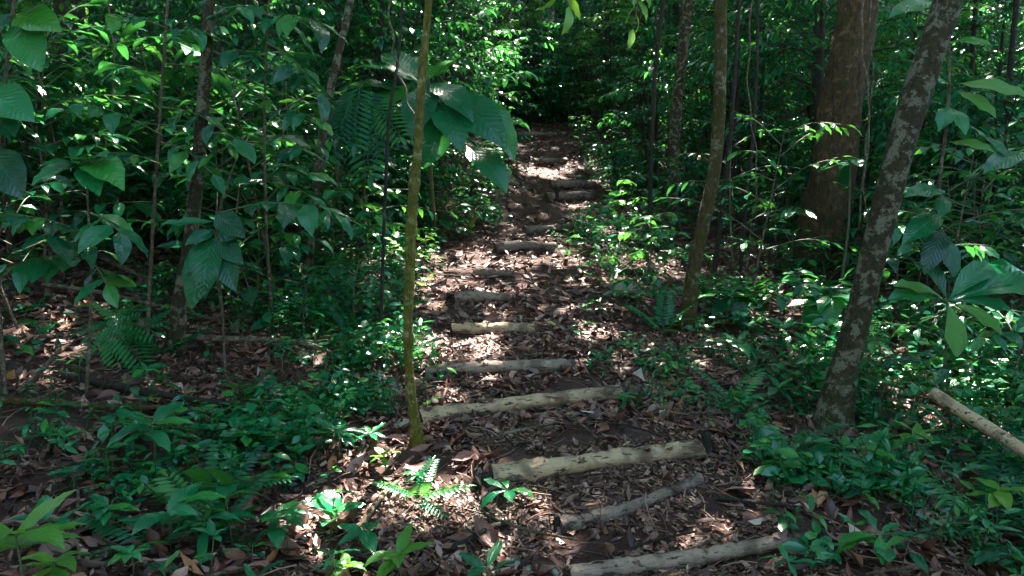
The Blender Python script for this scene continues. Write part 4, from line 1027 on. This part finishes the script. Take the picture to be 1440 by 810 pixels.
for (x0, y0, x1, y1, d1, k, w) in [(590, 120, 500, 92, 8.0, 1, .9), (580, 120, 512, 178, 7.8, 1, 1.0), (600, 122, 580, 190, 7.6, 1, 1.0), (604, 118, 664, 165, 7.7, 1, .95), (610, 132, 648, 206, 7.6, 1, 1.0), (632, 136, 708, 200, 7.7, 1, 1.0), (660, 132, 724, 220, 7.9, 1, .9), (655, 205, 712, 266, 7.8, 1, 1.0), (570, 128, 470, 130, 7.9, 1, .9), (600, 115, 640, 80, 8.6, 0, 1.0), (590, 116, 540, 70, 8.6, 0, 1.0), (620, 140, 600, 230, 7.8, 2, 1.0)]:
    stk = stem_tube(root, loc, [at(600, 165, 8.25), at((x0 + 600) / 2, min(y0, 150) - 6, 8.2), at(x0, y0, 8.1)], .012, .007, M_STEM, 'leaf_stalk', 7, 5)
    leaf_px(stk, loc, x0, y0, x1, y1, 8.1, d1, BROAD, M_TEAL, rg, (rg.normal(0, .3), -.4, 1), w * .8, k)
root, loc = foot_thing('fern_plant', 'feathery fern hanging left of the giant leaves', 510, 350, 'fern')
for (x0, y0, x1, y1) in [(508, 112, 500, 200), (505, 118, 478, 190), (512, 120, 540, 205), (508, 130, 520, 240), (500, 125, 465, 215), (515, 130, 560, 190)]:
    leaf_px(root, loc, x0, y0, x1, y1, 7.9, 7.6, PINN, M_TEAL, rg, (0, -1, .5), 1.3, 1)
stem_tube(root, loc, [loc - [0, 0, .05], at(512, 240, 8.1), at(508, 112, 7.9)], .02, .012, M_STEM)
root, loc = foot_thing('fern_plant', 'low fern with drooping fronds on the left litter', 150, 500, 'fern')
for (x1, y1) in [(196, 508), (170, 520), (215, 470), (120, 500), (200, 440), (110, 470)]:
    leaf_px(root, loc, 150, 450, x1, y1, 5.0, 4.8, PINN, M_GREEN, rg, (0, -.6, 1), 1.2, 1)
stem_tube(root, loc, [loc - [0, 0, .05], at(150, 475, 5.05), at(150, 450, 5.0)], .008, .006, M_STEM)
root, loc = foot_thing('leafy_shrub', 'shrub with long pale backlit leaves beyond the leaning lichen trunk', 1320, 470)
stem_tube(root, loc, [loc - [0, 0, .05], at(1318, 300, 5.3), at(1335, 130, 5.2), at(1330, -40, 5.2)], .014, .007, B_TWIG)
for (x0, y0, x1, y1, k, m) in [(1345, 118, 1442, 140, 1, M_YOUNG), (1345, 128, 1397, 166, 1, M_YOUNG), (1335, 150, 1320, 185, 1, M_GREEN), (1338, 152, 1356, 190, 1, M_GREEN), (1340, 120, 1300, 112, 0, M_GREEN), (1330, 270, 1272, 280, 1, M_TEAL), (1325, 275, 1322, 308, 1, M_TEAL), (1330, 60, 1392, 66, 1, M_GREEN), (1440, 215, 1384, 246, 1, M_TEAL), (1328, 40, 1270, 20, 1, M_TEAL), (1328, 30, 1305, 56, 1, M_TEAL), (1325, 5, 1252, 28, 1, M_TEAL), (1332, 200, 1395, 215, 1, M_TEAL), (1325, 320, 1300, 385, 1, M_TEAL), (1325, 330, 1340, 390, 1, M_TEAL), (1325, 300, 1270, 345, 1, M_TEAL)]:
    leaf_px(root, loc, x0, y0, x1, y1, 5.2, 5.0, ELLIP, m, rg, (0, -.8, 1), 1.1, k)
for (x0, y0, x1, y1, n) in [(1322, 330, 1265, 310, 7), (1320, 350, 1390, 345, 7), (1330, 160, 1420, 220, 7)]:
    spray(root, loc, at(x0, y0, 5.3), at(x1, y1, 5.2), n, .2, ELLIP, M_TEAL, rg, .35)
# leafy shoots on the mossy sapling
V1 = []
for k, (px, py) in enumerate([(602, 338), (598, 360), (600, 572), (596, 400), (562, 352)]):
    p0 = at(px - (14 if px > 577 else -12), py + 8, 4.05); p1 = at(px + (8 if px > 577 else -8), py - 12, 4.0)
    spray(T1, f1, p0, p1, 7, .055, OVATE, M_YOUNG, rg, .1, .05, .0025)
# bright branch hanging over the trail
for (lab, ax, ay, bx, by, d, n, tmp, m, sp) in [('bright backlit branch with pointed leaves hanging into view over the trail', 760, -90, 800, 8, 5.5, 10, OVATE, M_YOUNG, 1), ('wide backlit branch hanging beside the banded grey trunk', 930, -120, 890, 40, 7.0, 16, OVATE, M_YOUNG, 1)]:
    p0, p1 = at(ax, ay, d + .5), at(bx, by, d)
    root = thing('hanging_branch', lab, 'branch', p0)
    if sp == 1: spray(root, p0, p0, p1, n, .26, tmp, m, rg, .7, .1, .01)
    else:
        stem_tube(root, p0, [p0, (p0 + p1) / 2 + [0, 0, .1], p1], .012, .004, M_STEM, 'branch')
        for (x1, y1) in [(850, 60), (880, 95), (915, 80), (940, 45), (960, 20), (835, 15)]:
            leaf_px(root, p0, 893, 0, x1, y1, d, d - .2, PINN, M_TEAL, rg, (0, -.5, 1), 1.3, 1)

def vine(lab, pts, d, w):
    C3 = curve([at(x, y, d + dd) for (x, y, dd) in pts], 40); loc = C3[0].copy()
    C3[:, 0] += .012 * np.sin(np.arange(40) * .9); V, Q = tube(C3, w, 6, .1, 5)
    obj('hanging_vine', mesh_np('hanging_vine', V - loc, Q, B_TWIG), None, lab, 'vine', loc=loc)
vine('thin dry vine dangling between the two large trunks', [(1222, -40, 0), (1226, 120, .05), (1216, 260, 0), (1222, 400, .1), (1215, 520, 0)], 5.6, .006)
vine('looped grey vine hanging on the massive brown trunk', [(1218, -40, 0), (1212, 60, -.1), (1222, 140, -.1), (1216, 230, 0), (1205, 340, 0)], 9.2, .012)
vine('dry crooked twig dangling in front of the giant leaves', [(546, -30, 0), (552, 60, 0), (562, 105, 0), (580, 160, 0), (592, 190, 0)], 4.6, .006)
vine('slack vine hanging through the shaded left bushes', [(150, -40, 0), (160, 120, .2), (140, 260, 0), (128, 420, .1)], 6.8, .007)
vine('thin vine hanging behind the mossy leaning trunk', [(1060, -40, 0), (1052, 120, .2), (1064, 240, 0), (1050, 380, .1)], 8.0, .007)
# ------------------------------------------------------------------ understory trees and bushes behind
def understory(seed, H, R, nb, lpt, L, temps, low, stems=1):
    rg = np.random.default_rng(seed); tubes, pos, d, up, LL = [], [], [], [], []
    for s in range(stems):
        az0 = rg.random() * 6.28; ln0 = (.0 if stems == 1 else .35) * R
        top = np.array([math.cos(az0) * ln0, math.sin(az0) * ln0, H * (.85 + .2 * rg.random())])
        TR = curve([np.array([math.cos(az0) * ln0 * .2, math.sin(az0) * ln0 * .2, -.15]), top * [.5, .5, .5] + rg.normal(0, .06, 3) * H * .5, top], 14)
        tubes.append(tube(TR, np.linspace(.012 * H + .008, .006, 14), 6, .05, seed))
        for b in range(nb // stems):
            f = low + (1 - low) * rg.random() ** .85; az = rg.random() * 6.28
            st = TR[min(13, int(f * 13))]; sh = 1.0 - .55 * max(0, (f - .55) / .45) ** 1.5
            ln = R * sh * (.55 + .5 * rg.random())
            e = st + np.array([math.cos(az) * ln, math.sin(az) * ln, ln * rg.normal(.18, .22)])
            m = (st + e) / 2 + [0, 0, .12 * ln]
            C = curve([st, m, e], 9); tubes.append(tube(C, np.linspace(.004 * H ** .5 + .003, .002, 9), 3, cap=False))
            lines = [C]
            for w in range(3):
                t0 = C[3 + 2 * w]; a2 = az + (1 if w % 2 else -1) * (.7 + .4 * rg.random()); l2 = ln * (.45 - .08 * w)
                e2 = t0 + np.array([math.cos(a2) * l2, math.sin(a2) * l2, l2 * rg.normal(-.05, .2)])
                c2 = curve([t0, (t0 + e2) / 2 + [0, 0, .06 * l2], e2], 9); lines.append(c2)
                tubes.append(tube(c2[::2], .002, 3, cap=False))
            for c in lines:
                for q in range(lpt):
                    t = .25 + .75 * (q + 1) / lpt; i = min(8, int(t * 8)); tan = unit(c[i] - c[i - 1])
                    sd = unit(np.cross(tan, [0, 0, 1.])) * (1 if q % 2 else -1)
                    pos.append(c[i]); d.append(tan * .5 + sd * .9 + [0, 0, rg.normal(-.3, .25)]); up.append(rg.normal(0, .3, 3) + [0, 0, 1.]); LL.append(L * (.6 + .7 * rg.random()))
    M = frames(pos, np.array(d), np.array(up), LL)
    v, q, u, r = merge(temps, M, rnd=rg.random(len(M)))
    tv, tq = cat_tubes(tubes)
    return (v, q, u, r), (tv, tq)
UV = []
for (nm, lab, grp, H, R, nb, lpt, L, T, low, stems, mat) in [
    ('understory_tree', 'slender understory tree with layered dark leaves behind the trail', 'layered understory trees', 5.2, 1.9, 46, 9, .17, MID, .2, 1, M_BACK),
    ('understory_tree', 'tall understory tree with narrow drooping leaves on the slope', 'narrow leaved understory trees', 7.5, 2.3, 60, 9, .2, MIDN, .25, 1, M_BACK),
    ('understory_tree', 'lime leaved understory tree catching the sun', 'lime leaved understory trees', 4.6, 1.7, 46, 9, .14, MID, .2, 1, M_LIME),
    ('bush', 'many stemmed dark bush of small leaves', 'dark bushes', 2.2, 1.25, 46, 8, .11, MID, .1, 4, M_BACK),
    ('bush', 'low spreading bush with larger leaves', 'low spreading bushes', 1.3, 1.0, 30, 7, .15, MID, .1, 5, M_BACK),
    ('understory_tree', 'dense small leaved young tree in the forest wall', 'small leaved young trees', 3.6, 1.6, 60, 10, .11, MID, .08, 2, M_BACK),
    ('bush', 'bush with long narrow leaves under the trees', 'narrow leaved bushes', 2.6, 1.3, 40, 8, .19, MIDN, .1, 3, M_BACK)]:
    (v, q, u, r), (tv, tq) = understory(len(UV) + 40, H, R, nb, lpt, L, T, low, stems)
    UV.append((nm, lab, grp, H, R, mesh_np('foliage', v, q, mat, u, r), mesh_np('branches', tv, tq, B_DARK)))
def plant_under(k, x, y, s, rz):
    nm, lab, grp, H, R, fm, bm = UV[k]
    root = thing(nm, lab, 'tree' if nm != 'bush' else 'bush', (x, y, ground_at(x, y)), grp, rz, s)
    obj('branches', bm, root); obj('foliage', fm, root, kind='stuff')
rg = np.random.default_rng(2024)
y = 9.6
while y < 40:
    half = y * .74 + 2.0; step = 1.5 + (y - 9) * .045
    x = -half + rg.random()
    while x < half:
        xx, yy = x + rg.normal(0, .35), y + rg.normal(0, .4)
        x += step
        k = int(rg.choice(7, p=[.19, .15, .03, .18, .13, .20, .12]))
        s = (.8 + .4 * rg.random()) * (1 + max(0, yy - 16) * .012)
        R = UV[k][4] * s
        u = xx - float(path_x(yy))
        if yy < 21.5 and abs(u) < (.55 + R * .85 if yy < 15 else .35 + R * .62): continue
        if 21 < yy < 29 and abs(u) < 1.8 and k in (0, 1, 2, 5): k = 3
        px = 720 + FPX * xx / yy
        if yy < 10.2 and 1090 - 60 * R < px < 1250 + 60 * R and k not in (4,): continue
        if yy < 13.6 and 925 - 40 * R < px < 985 + 40 * R and k != 4: continue
        if yy < 10.8 and 60 < px < 140: continue
        plant_under(k, xx, yy, s, rg.random() * 6.28)
    y += 1.35 + (y - 9) * .045
for (k, xx, yy, s) in [(4, .3, 22.0, 1.2), (4, 1.0, 22.6, 1.3), (3, -.6, 23.4, .9), (3, .8, 24.4, .9), (3, -1.8, 22.2, 1), (3, 2.3, 22.4, 1.0), (3, .3, 26, 1.2), (3, 1.5, 25.5, 1.2), (4, -.2, 21.6, .9)]: plant_under(k, xx, yy, s, k + xx)
for (k, px, py, s) in [(3, 600, 262, 1.1), (5, 560, 270, 1.0), (2, 700, 190, 1.0), (2, 850, 190, .9), (4, 560, 330, 1.0), (0, 480, 300, 1.0), (4, 1100, 320, 1.0), (4, 1300, 380, 1.1), (3, 1380, 400, 1.0), (4, 860, 270, .7), (4, 950, 280, .8), (3, 20, 350, 1.1), (4, 200, 350, .8), (4, 330, 360, .9), (3, 400, 350, .9), (2, 1010, 230, 1.0), (5, 1050, 260, 1.0), (6, 1250, 350, 1.1), (2, 740, 150, .8)]:
    p = gnd(px, py); R = UV[k][4] * s
    u = p[0] - float(path_x(p[1]))
    if p[1] < 21 and abs(u) < .45 + .8 * R: p[0] = float(path_x(p[1])) + math.copysign(.45 + .8 * R, u)
    plant_under(k, p[0], p[1], s, rg.random() * 6.28)
# the forest goes on around and behind the viewpoint and closes the low light off
rg = np.random.default_rng(99)
for ring, (r0, n) in enumerate([(6.5, 26), (9.5, 36), (13.5, 46)]):
    for k in range(n):
        a = 2 * math.pi * (k + rg.random() * .6) / n
        x, y = r0 * 1.15 * math.sin(a) + rg.normal(0, .5), r0 * math.cos(a) + rg.normal(0, .5) + 1.0
        if y > 0 and abs(x) < y * .76 + 2.6: continue
        if abs(x - .9) < 1.6 and y < 0 and y > -6: continue
        plant_under(int(rg.choice([0, 1, 5, 3, 6])), x, y, 1.0 + .3 * rg.random(), rg.random() * 6.28)
